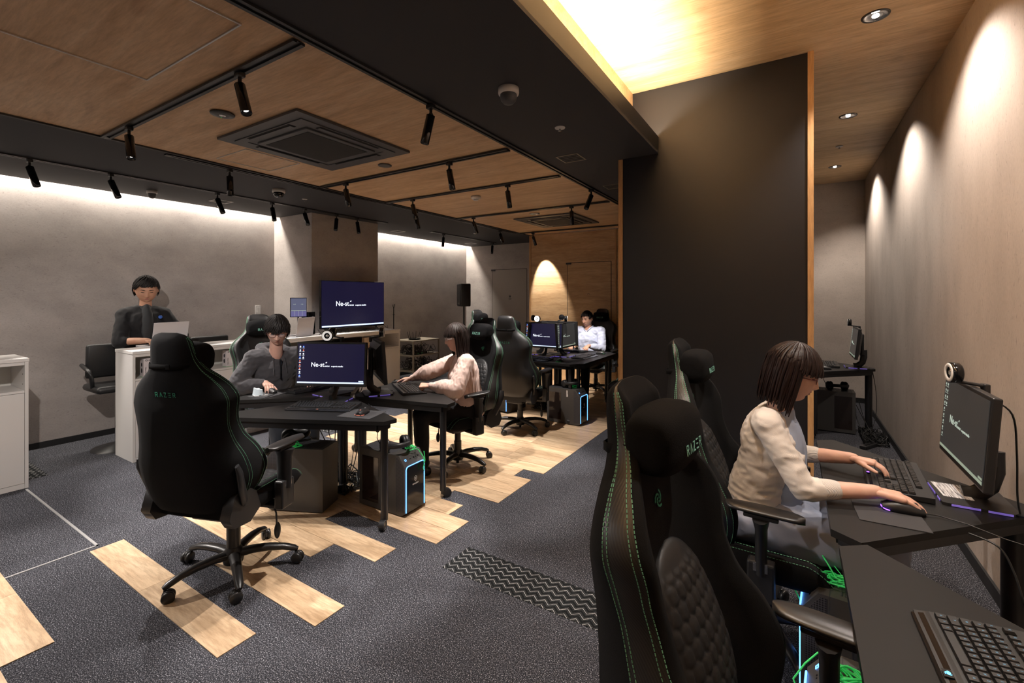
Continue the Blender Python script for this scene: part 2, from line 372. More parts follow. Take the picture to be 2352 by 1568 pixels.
LET = {'R': [[(0, 0), (0, 1), (.6, 1), (.6, .52), (0, .52)], [(.25, .52), (.6, 0)]], 'L': [[(0, 0), (.32, 1), (.64, 0)]], 'Z': [[(0, 1), (.6, 1), (0, 0), (.6, 0)]], 'E': [[(0, 1), (.6, 1)], [(.08, .5), (.52, .5)], [(0, 0), (.6, 0)]]}
def razer(mb, h, M_=None, w=.09, d=.001, sp=1.08):
    W = 4 * sp + .6
    for i, ch in enumerate('RLZER'):
        mb.strokes([[((x + i * sp - W / 2) * h, (y - .5) * h) for x, y in ln] for ln in LET[ch]], w * h, M_, d)
# snake emblem: three entwined loops drawn as strokes
def emblem(mb, r, M_=None, d=.0006):
    for k in range(3):
        a = k * 2.094 + .5; pts = [(r * (.25 + .75 * q / 6) * math.cos(a + q * .45), r * (.25 + .75 * q / 6) * math.sin(a + q * .45)) for q in range(7)]
        mb.strokes([pts], r * .22, M_, d)

# ---------------------------------------------------------------- room shell
def slab(name, x0, x1, y0, y1, z0, z1, mat, label=None, parent=None):
    o = MB().box(x0, x1, y0, y1, z0, z1).build(name, mat, parent)
    return struct(o, label) if parent is None else o
floor = slab('floor', -6.6, 1.05, -2.7, 8.5, -.06, 0, 'carpet', 'dark grey flecked carpet floor with inset oak planks')
# oak planks laid as parts: rows .1645 wide, running across the room
RW = .1645
def row_y(k): return .9595 + RW * k
ROWS = {-4: (-3.95, -2.3), -3: (-4.3, -2.756), 0: (-3.55, -2.053), 2: (-2.83, -1.867), 3: (-3.606, -2.55), 4: (-3.606, -2.39), 5: (-3.9, -2.03),
        6: (-3.9, -2.71), 7: (-4.1, -1.857), 8: (-4.1, -1.857), 9: (-4.1, -2.036), 10: (-4.1, -2.25), 11: (-3.86, -1.838), 12: (-4.1, -1.838), 13: (-4.3, -1.838), 14: (-4.3, -2.008)}
for k in range(15, 39): ROWS[k] = (-4.4 + .12 * (k % 3), -1.81)
mesh_cache = {}
rp = random.Random(3)
for k, (x0, x1) in ROWS.items():
    y0 = row_y(k) + .0015; y1 = min(row_y(k + 1) - .0015, YW - .01)
    if y1 - y0 < .03: continue
    x = x1; first = rp.choice([.5, .62, .8, .92])
    while x > x0 + .02:
        L = min(first, x - x0); first = .92
        if x - L - x0 < .15: L = x - x0
        key = (round(L, 3), round(y1 - y0, 3))
        if key not in mesh_cache:
            o = MB().box(-L / 2 + .0008, L / 2 - .0008, -(y1 - y0) / 2, (y1 - y0) / 2, 0, .004).build('plank', 'plank', floor); mesh_cache[key] = o.data
        else: o = bpy.data.objects.new('plank', mesh_cache[key]); col.objects.link(o); o.parent = floor
        o.location = (x - L / 2, (y0 + y1) / 2, 0); x -= L
def zig(x0, x1, y0, y1):
    o = MB().box(x0, x1, y0, y1, 0, .0035).build('carpet_plank', 'zig', floor); o['label'] = 'dark carpet plank with pale zigzag lines'
zig(-1.67, -.67, 1.95, 2.19); zig(-6.05, -5.38, 1.07, 1.19); zig(-5.3, -4.4, 3.2, 3.45); zig(-4.95, -4.33, 3.5, 3.75)
o = MB().box(-4.2, -3.86, 2.78, 3.02, 0, .005).build('carpet_plank', 'carpet', floor)
MB().box(-5.13, -3.6, 1.003, 1.017, 0, .003).build('metal_strip', 'metal_w', floor)
MB().box(-3.612, -3.60, -.9, 1.017, 0, .003).build('metal_strip', 'metal_w', floor)

slab('wall_left', XL - .15, XL, -2.6, 8.45, 0, 3.0, 'wall', 'grey concrete-look wall lit from a cove along its top')
slab('wall_pillar', XL - .02, -5.52, 3.763, 4.91, 0, CH - .001, 'wall', 'concrete-look pillar standing out from the left wall')
slab('wall_far', XL, -4.1, YB, YB + .12, 0, 3.0, 'wall', 'grey concrete-look end wall with a flush grey door')
slab('wall_right', XR, XR + .15, -2.6, 8.25, 0, 3.35, 'wall_r', 'beige concrete-look wall beside the booth desks')
slab('wall_back', -1.13, XR, 8.1, 8.25, 0, 3.35, 'wall_b', 'beige concrete-look wall at the end of the booth')
slab('wall_front', -6.55, 1.02, -2.75, -2.6, 0, 3.35, 'wall', 'concrete-look wall behind the photographer')
ww = slab('wall_oak', -4.17, -1.234, YW, YW + .06, 0, CH - .001, 'wall_wood', 'oak board wall with a flush oak door')
slab('wall_return', -4.17, -4.13, YW + .06, YB, 0, CH - .001, 'wall_wood', 'oak return of the board wall')
slab('trim_1', -4.178, -4.145, YW - .012, YW, 0, CH - .002, 'trim_wood', 'oak edge strip of the board wall')
slab('trim_2', -2.53, -2.505, YW - .018, YW, 0, CH - .002, 'trim_wood', 'oak cover strip right of the oak door')
slab('wall_partition', -1.2, .083, 3.672, 3.82, 0, HI - .001, 'black_board', 'tall black partition panel')
slab('trim_3', -1.234, -1.2, 3.66, 3.82, 0, CH - .001, 'trim_wood', 'oak edge strip on the left of the black partition')
slab('trim_4', .083, .117, 3.66, 3.82, 0, HI - .001, 'trim_wood', 'oak edge strip on the right of the black partition')
slab('wall_divider', -1.234, -1.13, 3.82, 8.3, 0, HI, 'black_board', 'black wall between the hall and the booth')
slab('baseboard_left', XL, XL + .012, -2.6, 3.76, 0, .062, 'base', 'black skirting along the left wall')
slab('baseboard_left_2', XL, XL + .012, 4.92, 8.3, 0, .062, 'base', 'black skirting of the left wall beyond the pillar')
slab('baseboard_right', XR - .012, XR, -2.6, 8.1, 0, .07, 'base', 'black skirting along the right wall')
slab('baseboard_back', -1.1, XR - .012, 8.088, 8.1, 0, .07, 'base', 'black skirting at the end of the booth')
slab('baseboard_partition', -1.195, .08, 3.662, 3.672, 0, .07, 'base', 'black skirting under the black partition')
# ceilings
slab('ceiling', -6.27, -4.17, -2.6, 8.31, CH, CH + .03, 'black_ceiling', 'black ceiling band along the left wall')
slab('ceiling_cove_top', XL, -6.2, -2.6, 8.31, 2.93, 2.97, 'black_ceiling', 'top of the light cove')
slab('ceiling_cove_side', -6.22, -6.2, -2.6, 8.31, CH + .03, 2.93, 'black_ceiling', 'inner side of the light cove')
slab('ceiling_oak', -4.17, -1.82, -2.6, YW, CH + .006, CH + .04, 'ceil_wood', 'oak board ceiling over the hall')
slab('ceiling_black', -1.82, -.91, -2.6, 3.66, CH, CH + .02, 'black_ceiling', 'black ceiling band between hall and booth')
slab('ceiling_black_2', -1.82, -1.234, 3.66, YW, CH, CH + .02, 'black_ceiling', 'black ceiling band left of the black partition')
slab('trim_5', -4.185, -4.16, -2.6, YW, CH - .006, CH + .02, 'base', 'thin black edge of the oak ceiling')
slab('trim_6', -.93, -.91, -2.6, 3.672, CH + .02, 2.787, 'black_board', 'black edge of the light trough')
slab('wall_oak_fascia', -1.14, -1.117, -2.6, 3.672, CH + .02, HI, 'hi_wood', 'oak fascia above the light trough')
slab('ceiling_booth', -1.14, XR, -2.6, 8.1, HI, HI + .05, 'hi_wood', 'high oak ceiling of the booth')
slab('ceiling_roof', -6.5, -1.14, -2.6, 8.4, 3.0, 3.05, 'black_ceiling', 'roof void above the hall')
# doors
def door(name, x0, x1, y, mat, label, z1=2.105):
    d = MB().box(x0 + .006, x1 - .006, y - .004, y + .02, .01, z1 - .006).build(name, mat)
    MB().box(x0 - .004, x0 + .005, y - .002, y + .02, 0, z1).box(x1 - .005, x1 + .004, y - .002, y + .02, 0, z1).box(x0, x1, y - .002, y + .02, z1 - .006, z1 + .004).build('door_gap', 'dark_gap', d)
    MB().box(x0 - .02, x0 + .08, y - .018, y, z1 - .03, z1 + .004).build('door_pivot', 'plastic', d)
    struct(d, label); return d
d1 = door('door_1', -5.674, -4.79, YB, 'door_g', 'flush grey door in the end wall')
MB().ell((-5.21, YB - .006, 1.515), (.022, .003, .022)).box(-5.245, -5.175, YB - .007, YB - .003, 1.462, 1.470).box(-5.235, -5.185, YB - .007, YB - .003, 1.448, 1.454).build('door_sign', 'dark_ink', d1)
d2 = door('door_2', -3.407, -2.598, YW, 'wall_wood', 'flush oak door in the board wall', 2.11)
MB().torus(.018, .004, 12, 6, T(-3.0, YW - .012, 1.55, rx=R(90)), 0, math.pi).build('door_handle', 'chrome', d2)

# ---------------------------------------------------------------- ceiling fittings
def track(x0, x1, y0, y1, label, group=None):
    along_x = abs(x1 - x0) > abs(y1 - y0); L = (x1 - x0) if along_x else (y1 - y0)
    t_ = thing('lighting_track', label, 'lighting track', ((x0 + x1) / 2, (y0 + y1) / 2, CH), 0 if along_x else R(90))
    w = .028
    MB().box(-L / 2, L / 2, -w, -.010, -.012, 0).box(-L / 2, L / 2, .010, w, -.012, 0).box(-L / 2, L / 2, -.010, .010, -.004, 0).build('channel', 'plastic', t_)
    MB().box(-L / 2 - .004, -L / 2 + .05, -.012, .012, -.013, -.004).build('end_feed', 'gloss', t_)
    return t_
for i, (y, nm) in enumerate(((1.207, 'nearest'), (2.941, 'second nearest'), (3.84, 'middle'), (5.18, 'second farthest'), (6.98, 'farthest'))):
    track(-4.15, -1.86, y, y, f'black track across the oak ceiling, the {nm} of the five', 0)
track(-5.31, -5.31, -1.4, 4.9, 'long black track on the black ceiling band by the left wall')
track(-5.36, -5.36, 5.95, 7.95, 'short black track near the end wall beyond the pillar')
track(-1.80, -1.80, -1.4, 6.9, 'black track along the right edge of the oak ceiling')
track(-4.23, -4.23, 1.6, 6.9, 'black track along the left edge of the oak ceiling')
SP = [((-2.355, 1.207), (.52, .18, -.83), 'first spotlight of the nearest ceiling track, beside the air conditioner', 1),
      ((-3.729, 1.207), (.62, .12, -.76), 'spotlight at the left end of the nearest cross track', 1),
      ((-5.31, 1.065), (.70, .16, -.69), 'leftmost spotlight over the white counter', 1),
      ((-5.31, 1.585), (.70, .22, -.66), 'second spotlight from the left over the counter', 1),
      ((-4.23, 2.083), (.12, .02, -.99), 'upright spotlight left of the near air conditioner', 1),
      ((-5.31, 2.488), (.72, .12, -.68), 'spotlight in front of the square vent by the left wall', 1),
      ((-5.31, 3.098), (.60, -.02, -.79), 'spotlight right of the white camera dome', 1),
      ((-5.31, 3.522), (.72, .08, -.69), 'spotlight left of the pillar corner', 1),
      ((-5.31, 3.998), (.08, -.05, -.99), 'upright glowing spotlight in front of the pillar', 1),
      ((-5.31, 4.344), (.45, -.22, -.86), 'tilted spotlight at the right of the pillar', 1),
      ((-1.80, 1.998), (-.42, -.02, -.90), 'large spotlight tilted left on the edge of the oak ceiling', 1),
      ((-2.445, 2.941), (.42, .05, -.9), 'right spotlight of the second cross track', 1),
      ((-3.765, 2.941), (.5, .0, -.86), 'left spotlight of the second cross track', 1),
      ((-3.736, 3.84), (.46, -.1, -.88), 'left spotlight of the middle cross track', 1),
      ((-2.437, 3.84), (.28, -.05, -.96), 'right spotlight of the middle cross track', 1),
      ((-1.80, 4.474), (-.50, -.36, -.79), 'spotlight tilted left beside the black partition', 1),
      ((-2.346, 5.18), (.16, -.1, -.98), 'spotlight in front of the far air conditioner', 1),
      ((-3.861, 5.18), (.58, -.12, -.80), 'left spotlight of the second farthest cross track', 1),
      ((-4.23, 6.43), (.55, -.35, -.76), 'spotlight on the left edge of the far oak ceiling', 1),
      ((-5.36, 6.287), (.05, -.1, -.99), 'upright spotlight over the cable rack', 1),
      ((-5.36, 7.85), (.03, -.1, -.99), 'farthest upright spotlight by the end wall', 1),
      ((-3.899, 6.98), (.10, .42, -.90), 'spotlight aimed at the oak wall', 1),
      ((-4.23, 4.408), (.42, -.25, -.87), 'spotlight on the left edge beyond the middle track', 1)]
def spot(pos, aim, label, energy, first=None):
    a = Vector(aim).normalized()
    t_ = thing('track_spotlight', label, 'spotlight', (pos[0], pos[1], CH - .012), 0, 'black track spotlights')
    MB().rbox((0, 0, -.012), (.05, .034, .024), .004).cyl((0, 0, -.024), (0, 0, -.052), .009, n=10).ell((0, 0, -.058), .014, n=10, m=6).build('adapter', 'plastic', t_)
    q = frame_to(a); q.translation = Vector((0, 0, -.062))
    r = .0255
    MB().lathe([(r * .3, -.002), (r, 0), (r, .165), (r * .93, .168), (r * .86, .150), (.001, .146)], 24, Matrix.Translation((0, 0, -.0)), False).build('barrel', 'gloss', t_, mx=q)
    MB().lathe([(.0005, .147), (r * .84, .149), (r * .80, .1485)], 20, None, False).build('lens', 'lens_w', t_, mx=q)
    lt = light('spot_lamp', 'SPOT', Vector(pos).to_3d() + Vector((0, 0, CH - .074)) + a * .175, energy, NEUT, spot_size=R(50), spot_blend=.4, shadow_soft_size=.018)
    lt.rotation_euler = a.to_track_quat('-Z', 'Y').to_euler()
    return t_
SPA = [0.33, 0.26, 0.36, 0.41, 0.04, 0.37, 0.29, 0.38, 0.03, 0.22, -0.23, 0.17, 0.2, 0.2, 0.13, -0.39, 0.11, 0.28, 0.3, -0.04, -0.05, 0.12, 0.2]
SPD = {0: -.2, 1: -.2, 6: -.25, 7: -.25, 8: -.30, 9: -.25, 15: -.28, 18: -.2, 19: -.25, 20: -.2, 16: .40, 17: .36, 14: .1, 10: .05}     # lean along the view axis
SPE = [1.1, .9, .7, .8, .7, .6, .7, .8, .35, .5, .95, 1.0, .8, .9, .9, .7, 1.4, 1.3, .8, .15, .12, .70, .75]
for i, ((p, a, lb, e), sa) in enumerate(zip(SP, SPA)):
    if i != 21: dp_ = SPD.get(i, 0.); a = (.849 * sa - .528 * dp_, .528 * sa + .849 * dp_, -math.sqrt(1 - sa * sa))
    spot(p, a, lb, E_SPOT * SPE[i])

def cassette(x, y, label):
    t_ = thing('air_conditioner', label, 'air conditioner', (x, y, CH), 0, 'ceiling air conditioners')
    a = .475; b = .335
    m = MB()
    for k in range(4):
        Mk = Matrix.Rotation(k * math.pi / 2, 4, 'Z')
        m.prism([(-a, -a), (a, -a), (b + .06, -b - .06), (-b - .06, -b - .06)], -.012, .004, Mk)
        m.prism([(-b - .06, -b - .06), (b + .06, -b - .06), (b, -b), (-b, -b)], -.018, -.002, Mk)
    m.rbox((0, 0, -.006), (b * 2 + .02, b * 2 + .02, .016), .004)
    m.build('fascia', 'grey_p', t_)
    for k in range(4):
        Mk = Matrix.Rotation(k * math.pi / 2, 4, 'Z')
        MB().box(-.25, .25, -.385, -.335, -.020, -.016).build('air_slot', 'dark_gap', t_, mx=Mk)
        MB().rbox((0, -.358, -.0235), (.49, .030, .004), .0015).build('louvre', 'grey_p', t_, mx=Mk)
    g = MB().rbox((0, 0, -.018), (.58, .58, .016), .004).build('grille_frame', 'grey_p', t_)
    m = MB().box(-.25, .25, -.25, .25, -.028, -.026)
    m.build('grille', 'dark_gap', g)
    return t_
cassette(-3.02, 2.11, 'dark grey ceiling cassette air conditioner near the first track')
cassette(-3.0, 6.11, 'dark grey ceiling cassette air conditioner near the oak wall')
def frame_flat(name, x0, x1, y0, y1, w, mat, label, cat, z=None, inner=None):
    z = CH if z is None else z; cx, cy = (x0 + x1) / 2, (y0 + y1) / 2; a, b = (x1 - x0) / 2, (y1 - y0) / 2
    t_ = thing(name, label, cat, (cx, cy, z))
    MB().box(-a, a, -b, -b + w, -.004, .004).box(-a, a, b - w, b, -.004, .004).box(-a, -a + w, -b + w, b - w, -.004, .004).box(a - w, a, -b + w, b - w, -.004, .004).build('frame', mat, t_)
    if inner:
        MB().box(-a + w, a - w, -b + w, b - w, -.001, .004).build('opening', 'dark_gap', t_)
        for k in range(4): MB().box(-a + w * 1.5, a - w * 1.5, -.004, .004, -.003, 0, T(0, (-.3 + .2 * k) * b * 2)).build('slat', 'grey_p', t_)
    return t_
frame_flat('ceiling_hatch', -2.88, -1.955, .12, 1.01, .006, 'metal_w', 'silver outline of a square hatch at the near end of the oak ceiling', 'hatch', CH + .004)
frame_flat('ceiling_hatch', -4.03, -3.58, 1.88, 2.33, .004, 'white_p', 'small hatch outline left of the near air conditioner', 'hatch', CH + .004)
frame_flat('ceiling_vent', -5.89, -5.70, 2.66, 2.85, .012, 'white_p', 'square vent behind a spotlight by the left wall', 'vent', inner=1)
frame_flat('ceiling_vent', -1.64, -1.45, 3.31, 3.50, .010, 'shelf_m', 'square vent on the black band left of the partition', 'vent', inner=1)
frame_flat('ceiling_vent', -1.66, -1.48, 4.42, 4.60, .010, 'shelf_m', 'square vent half hidden by the partition edge', 'vent', inner=1)
frame_flat('ceiling_vent', -5.95, -5.76, 5.56, 5.75, .012, 'white_p', 'square vent just beyond the pillar', 'vent', inner=1)
frame_flat('ceiling_vent', -5.97, -5.78, 7.69, 7.88, .012, 'white_p', 'square vent in the far left ceiling corner', 'vent', inner=1)
def dome(x, y, label, r=.05, mat='white_p', clear=True, cam_=False):
    t_ = thing('ceiling_sensor' if not cam_ else 'dome_camera', label, 'sensor' if not cam_ else 'camera', (x, y, CH))
    MB().lathe([(.001, 0), (r, 0), (r * 1.02, -.025), (r * .98, -.034), (.001, -.034)], 28, None, False).build('housing', mat, t_)
    MB().lathe([(r * .8, -.034), (r * .82, -.045), (r * .74, -.066), (r * .5, -.082), (.001, -.088)], 28, None, False).build('lens_cover', 'gloss' if cam_ else 'grey_p', t_)
    if cam_: MB().ell((.0, -.016, -.07), .018).build('camera_eye', 'lens_d', t_)
dome(-5.82, 2.08, 'white sensor between two spotlights above the standing man', .047)
dome(-4.63, 2.77, 'white dome camera over the middle of the black band', .062, cam_=True)
dome(-1.316, 2.083, 'large white sensor on the black band left of the booth', .056)
def disc(x, y, r, mat, label, z=CH, cat='sprinkler', nm='sprinkler'):
    t_ = thing(nm, label, cat, (x, y, z))
    MB().lathe([(.001, 0), (r, 0), (r * .96, -.005), (r * .5, -.008), (.001, -.008)], 28, None, False).build('plate', mat, t_)
    if nm == 'sprinkler': MB().cyl((0, 0, -.006), (0, 0, -.022), r * .18).lathe([(.001, -.022), (r * .34, -.022), (r * .3, -.026), (.001, -.026)], 14, None, False).build('deflector', 'chrome', t_)
    elif nm == 'emergency_light':
        MB().lathe([(.001, -.009), (r * .3, -.009), (r * .24, -.012), (.001, -.011)], 20, None, False).build('lens', 'lens_d', t_); MB().ell((-r * .55, .01, -.009), .004, n=8, m=6).build('indicator', 'green_c', t_)
disc(-1.329, 2.749, .035, 'white_p', 'small white sprinkler plate on the black band')
disc(-3.017, 5.446, .07, 'white_p', 'white disc in front of the far air conditioner', cat='emergency light', nm='emergency_light')
disc(-4.83, 3.204, .03, 'white_p', 'small white sprinkler beside the dome camera')
disc(-4.873, 6.581, .03, 'white_p', 'small white sprinkler near the end wall')
disc(.433, 6.159, .035, 'white_p', 'white sprinkler in the booth ceiling', HI)
disc(-3.011, 1.44, .068, 'plastic', 'black round emergency light with green dot near the first track', cat='emergency light', nm='emergency_light')
disc(-3.001, 2.747, .058, 'grey_p', 'dark round ceiling speaker right of the near air conditioner', cat='speaker', nm='ceiling_speaker')
t_ = thing('smoke_detector', 'white round smoke detector on the far oak ceiling', 'smoke detector', (-3.056, 4.143, CH))
MB().lathe([(.001, 0), (.055, 0), (.055, -.022), (.045, -.03), (.001, -.03)], 28, None, False).build('base', 'white_p', t_); MB().lathe([(.03, -.03), (.028, -.045), (.001, -.047)], 20, None, False).build('chamber', 'white_p', t_)
def downlight(x, y, label, show=True):
    if show:
        t_ = thing('downlight', label, 'downlight', (x, y, HI), 0, 'booth downlights')
        MB().lathe([(.058, -.004), (.068, -.005), (.07, 0), (.056, 0)], 32, None, False).build('ring', 'plastic', t_)
        MB().lathe([(.058, -.004), (.05, .0), (.03, -.001), (.001, -.001)], 32, None, False).build('reflector', 'lens_d', t_)
        MB().ell((0, 0, -.004), (.018, .018, .006)).build('lamp', 'lens_w', t_)
    light('downlight_lamp', 'SPOT', (x, y, HI - .02), E_DL, (1, .88, .78), spot_size=R(118), spot_blend=.62, shadow_soft_size=.03, aim=(.22, 0, -1))
downlight(.413, 3.403, 'nearest recessed downlight of the booth ceiling'); downlight(.428, 5.16, 'middle recessed downlight of the booth ceiling')
downlight(.453, 7.1, 'farthest recessed downlight of the booth ceiling'); downlight(.41, 1.65, '', False)

# ---------------------------------------------------------------- counters
def counter_unit(y0, y1, label, x0=-5.515, x1=-5.11, zt=1.015, left_end=False, right_end=False, loc_shelf=.245):
    t_ = thing('counter_unit', label, 'counter', ((x0 + x1) / 2, (y0 + y1) / 2, 0), 0, 'white counter units'); L = y1 - y0; D = x1 - x0; a, b = D / 2, L / 2
    w = .02
    MB().box(-a, a, -b, -b + w, .002, zt - .028).build('side_panel', 'white_lam', t_)
    MB().box(-a, a, b - w, b, .002, zt - .028).build('side_panel', 'white_lam', t_)
    MB().box(-a, a - .006, -b + w + .001, b - w - .001, zt - .028 - loc_shelf, zt - .028 - loc_shelf + .018).build('shelf', 'white_lam', t_)
    MB().box(-a, -a + .012, -b + w + .001, b - w - .001, .06, zt - .03).build('back_panel', 'white_in', t_)
    MB().box(a - .022, a - .002, -b + w + .0025, b - w - .0025, .045, zt - .028 - loc_shelf - .003).build('front_panel', 'white_lam', t_)
    MB().box(-a, a - .004, -b + w + .001, b - w - .001, .002, .042).build('plinth', 'white_lam', t_)
    MB().box(-a, a - .003, -b + w + .001, b - w - .001, zt - .054, zt - .029).build('top_rail', 'white_lam', t_)
    for s in (-1, 1):
        m = MB()
        for z in (zt - .13, zt - .21): m.cyl((a - .06, s * (b - w), z), (a - .06, s * (b - w - .002), z), .004, n=10)
        m.build('peg_hole', 'dark_gap', t_)
    return t_
counter_unit(1.680, 2.778, 'white counter unit nearest the standing man, game controller box in its niche')
counter_unit(2.780, 3.878, 'middle white counter unit behind the man in the hoodie')
counter_unit(3.880, 4.98, 'white counter unit below the television')
o = MB().rbox((-5.3125, 3.33, 1.001), (.415, 3.306, .028), .002).build('worktop', 'white_lam'); tag(o, 'long white counter top carrying laptops and television', 'counter top')
counter_unit(.10, 1.028, 'separate white counter unit at the left edge, empty niche', -5.58, -5.156, 1.03)
o = MB().rbox((-5.366, .564, 1.016), (.43, .936, .028), .002).build('worktop', 'white_lam'); tag(o, 'short white top of the separate counter unit at the left edge', 'counter top')
for y, z in ((.0, 0),): pass
m = MB()
for x, z in ((-5.47, .90), (-5.27, .88)): m.cyl((x, 1.6805, z), (x, 1.679, z), .0035, n=10)
# game controller boxes
def ctrl_box(loc, rz, label, flip=False):
    t_ = thing('controller_box', label, 'box', loc, rz, 'game controller boxes')
    MB().box(-.085, .085, -.04, .04, .004, .175).build('carton', 'box_w', t_)
    MB().box(-.0855, .0855, -.0405, .0405, 0, .004).build('green_base', 'green_ink', t_)
    m = MB()
    for x, z, r in ((-.005, .115, .013), (.018, .090, .014), (.048, .100, .013), (.07, .118, .010), (.045, .130, .006)): m.ell((x, -.0405, z), (r, .0015, r), n=14, m=6)
    for z, r in ((.118, .020), (.062, .024)): m.ell((-.0855, .0, z), (.0015, r * .7, r), n=14, m=6)
    m.text('XBOX', .014, T(-.030, -.0408, .158, rx=R(90)), .0004, .0003)
    m.torus(.007, .002, 14, 6, T(-.062, -.0408, .158, rx=R(90)))
    m.text('Robot White', .013, T(-.068, -.0408, .06) @ Matrix.Rotation(R(90), 4, 'X') @ Matrix.Rotation(R(90), 4, 'Z'), .0004, .0002)
    m.build('print', 'dark_ink', t_)
    MB().tube([(-.03, -.0408, .03), (-.028, -.0415, .055), (-.01, -.042, .066), (.03, -.042, .070), (.06, -.042, .072)], [.006, .008, .009, .009, .008], 8, None, 1, .2).build('print', 'white_p', t_)
zs = 1.015 - .028 - .245 + .018
ctrl_box((-5.19, 1.86, zs), R(90), 'white game controller box with green base in the nearest counter niche')
ctrl_box((-5.22, 2.60, zs), R(90), 'white game controller box behind the empty chair’s head pillow'.replace('’', ''))
for i, (y, lb) in enumerate(((4.22, 'beige carton in the niche below the television, left of two'), (4.46, 'beige carton in the niche below the television, right of two'))):
    t_ = thing('carton', lb, 'box', (-5.25, y, zs), R(90)); MB().box(-.09, .09, -.06, .06, 0, .165).build('box_body', 'carton', t_); m = MB().text('LICENSE', .012, T(-.03, -.0605, .145, rx=R(90)), .0004); m.ell((.02, -.0605, .08), (.012, .001, .01)); m.build('print', 'dark_ink', t_)
t_ = thing('dark_tray', 'dark box with sloping lid in the niche behind the ring cameras', 'box', (-5.25, 3.62, zs), R(90))
MB().box(-.2, .2, -.08, .06, 0, .09).build('box_body', 'plastic', t_)

# television
t_ = thing('television', 'flat television on the white counter showing the studio title', 'television', (-5.3, 4.293, 1.015))
MB().rbox((-.02, 0, .39), (.035, 1.09, .655), .006).box(-.06, -.03, -.35, .35, .12, .45).build('housing', 'gloss', t_)
tv = MB().box(-.002, .0005, -.534, .534, .085, .708).build('screen', 'screen_on', t_)
MX = T(.002, 0, .40) @ Matrix.Rotation(R(90), 4, 'Z') @ Matrix.Rotation(R(90), 4, 'X')
def screen_text(m, MX, W, s=1.):
    m.text('Ne-st', W * .088, MX @ T(-W * .195, 0, .0), .0003, W * .0006)
    m.text('NAGAI', W * .0235, MX @ T(-W * .052, -W * .020, .0), .0003, W * .0005)
    m.text('e-sports studio', W * .0290, MX @ T(W * .098, -W * .020, .0), .0003, W * .0006)
    m.ell((W * -.068, W * .030, 0), (W * .010, W * .006, .0004), MX); m.ell((W * -.060, W * .036, 0), (W * .006, W * .006, .0004), MX)
m = MB(); screen_text(m, MX, 1.07); m.build('title', 'txt', tv)
MB().box(.0008, .002, -.53, .53, .088, .108).build('taskbar', 'bar', tv)
for s in (-1, 1): MB().tube([(-.02, s * .40, .07), (.0, s * .42, .02), (.09, s * .44, .004)], .007, 8).tube([(-.02, s * .40, .07), (-.06, s * .42, .02), (-.12, s * .44, .004)], .007, 8).build('foot', 'plastic', t_)
t_ = thing('cable_bundle', 'thin black cables lying under the television', 'cables', (-5.3, 4.3, 1.016)); rr = random.Random(5); m = MB()
for k in range(9):
    y = rr.uniform(-.7, .5); m.tube([(rr.uniform(-.12, .08), y + q * rr.uniform(.03, .07), .006 + rr.uniform(0, .05) * (q % 2)) for q in range(6)], .0035, 6)
m.build('cable', 'cable', t_)['kind'] = 'stuff'
# laptops
def laptop(loc, rz, label, W=.34, D=.235, ang=100):
    t_ = thing('laptop', label, 'laptop', loc, rz, 'laptops on the counter')
    b = MB().rbox((0, 0, .008), (W, D, .014), .003).build('base', 'silver', t_)
    m = MB()
    for r in range(5):
        for c in range(13): m.box(-W * .43 + c * W * .066, -W * .43 + c * W * .066 + W * .056, -.02 + r * .02, -.004 + r * .02, .015, .0165)
    m.build('keys', 'plastic', b)['kind'] = 'stuff'
    l = MB().rbox((0, 0, D / 2), (W, .006, D), .002).build('lid', 'silver', t_, (0, D / 2 - .002, .012), (R(-(ang - 90)), 0, 0))
    MB().box(-W / 2 + .008, W / 2 - .008, -.0042, -.003, .01, D - .008).build('display', 'screen_side', l)
    return t_
laptop((-5.49, 2.045, 1.015), R(-90 + 12), 'open silver laptop seen from behind in front of the standing man')
laptop((-5.32, 3.42, 1.015), R(-90 + 18), 'open silver laptop behind the head of the man in the hoodie', .31, .23, 98)
# slate display
t_ = thing('display_panel', 'small portrait display with pale diagrams beside the pillar', 'display', (-5.44, 3.52, 1.015), R(70))
MB().rbox((0, 0, .36), (.20, .016, .25), .004).cyl((0, .01, .3), (0, .03, .01), .01).rbox((0, .03, .006), (.14, .1, .01), .003).build('housing', 'gloss', t_)
s_ = MB().box(-.094, .094, -.0095, -.0085, .242, .478).build('screen', 'slate', t_)
MB().box(-.094, .094, -.0105, -.0095, .242, .31).build('lower_panel', 'slate_p', s_)
m = MB().box(-.09, .09, -.0115, -.0105, .315, .321)
for x in (-.045, .0, .045): m.box(x - .001, x + .001, -.0115, -.0105, .245, .315)
for x in (-.06, .03): m.text('\\u|B'.replace('\\u|B', 'VuB'), .018, T(x + .01, -.011, .40, rx=R(90)), .0003)
m.build('diagram', 'txt_dim', s_)
t_ = thing('speaker_box', 'dark upright box behind the laptop by the pillar', 'box', (-5.44, 3.66, 1.015), R(20))
MB().rbox((0, 0, .15), (.12, .13, .30), .008).build('box_body', 'gloss', t_); MB().lathe([(.04, 0), (.042, .004), (.02, .002), (.001, .006)], 20, T(.061, 0, .2, ry=R(90)), False).build('cone', 'plastic', t_)
t_ = thing('wall_switch', 'white switch plate on the left wall above the seated man', 'switch', (XL, 3.524, 1.33), R(90))
MB().rbox((0, -.004, 0), (.075, .008, .12), .002).build('plate', 'white_p', t_); MB().rbox((0, -.009, .0), (.03, .006, .07), .001).build('rocker', 'white_lam', t_)
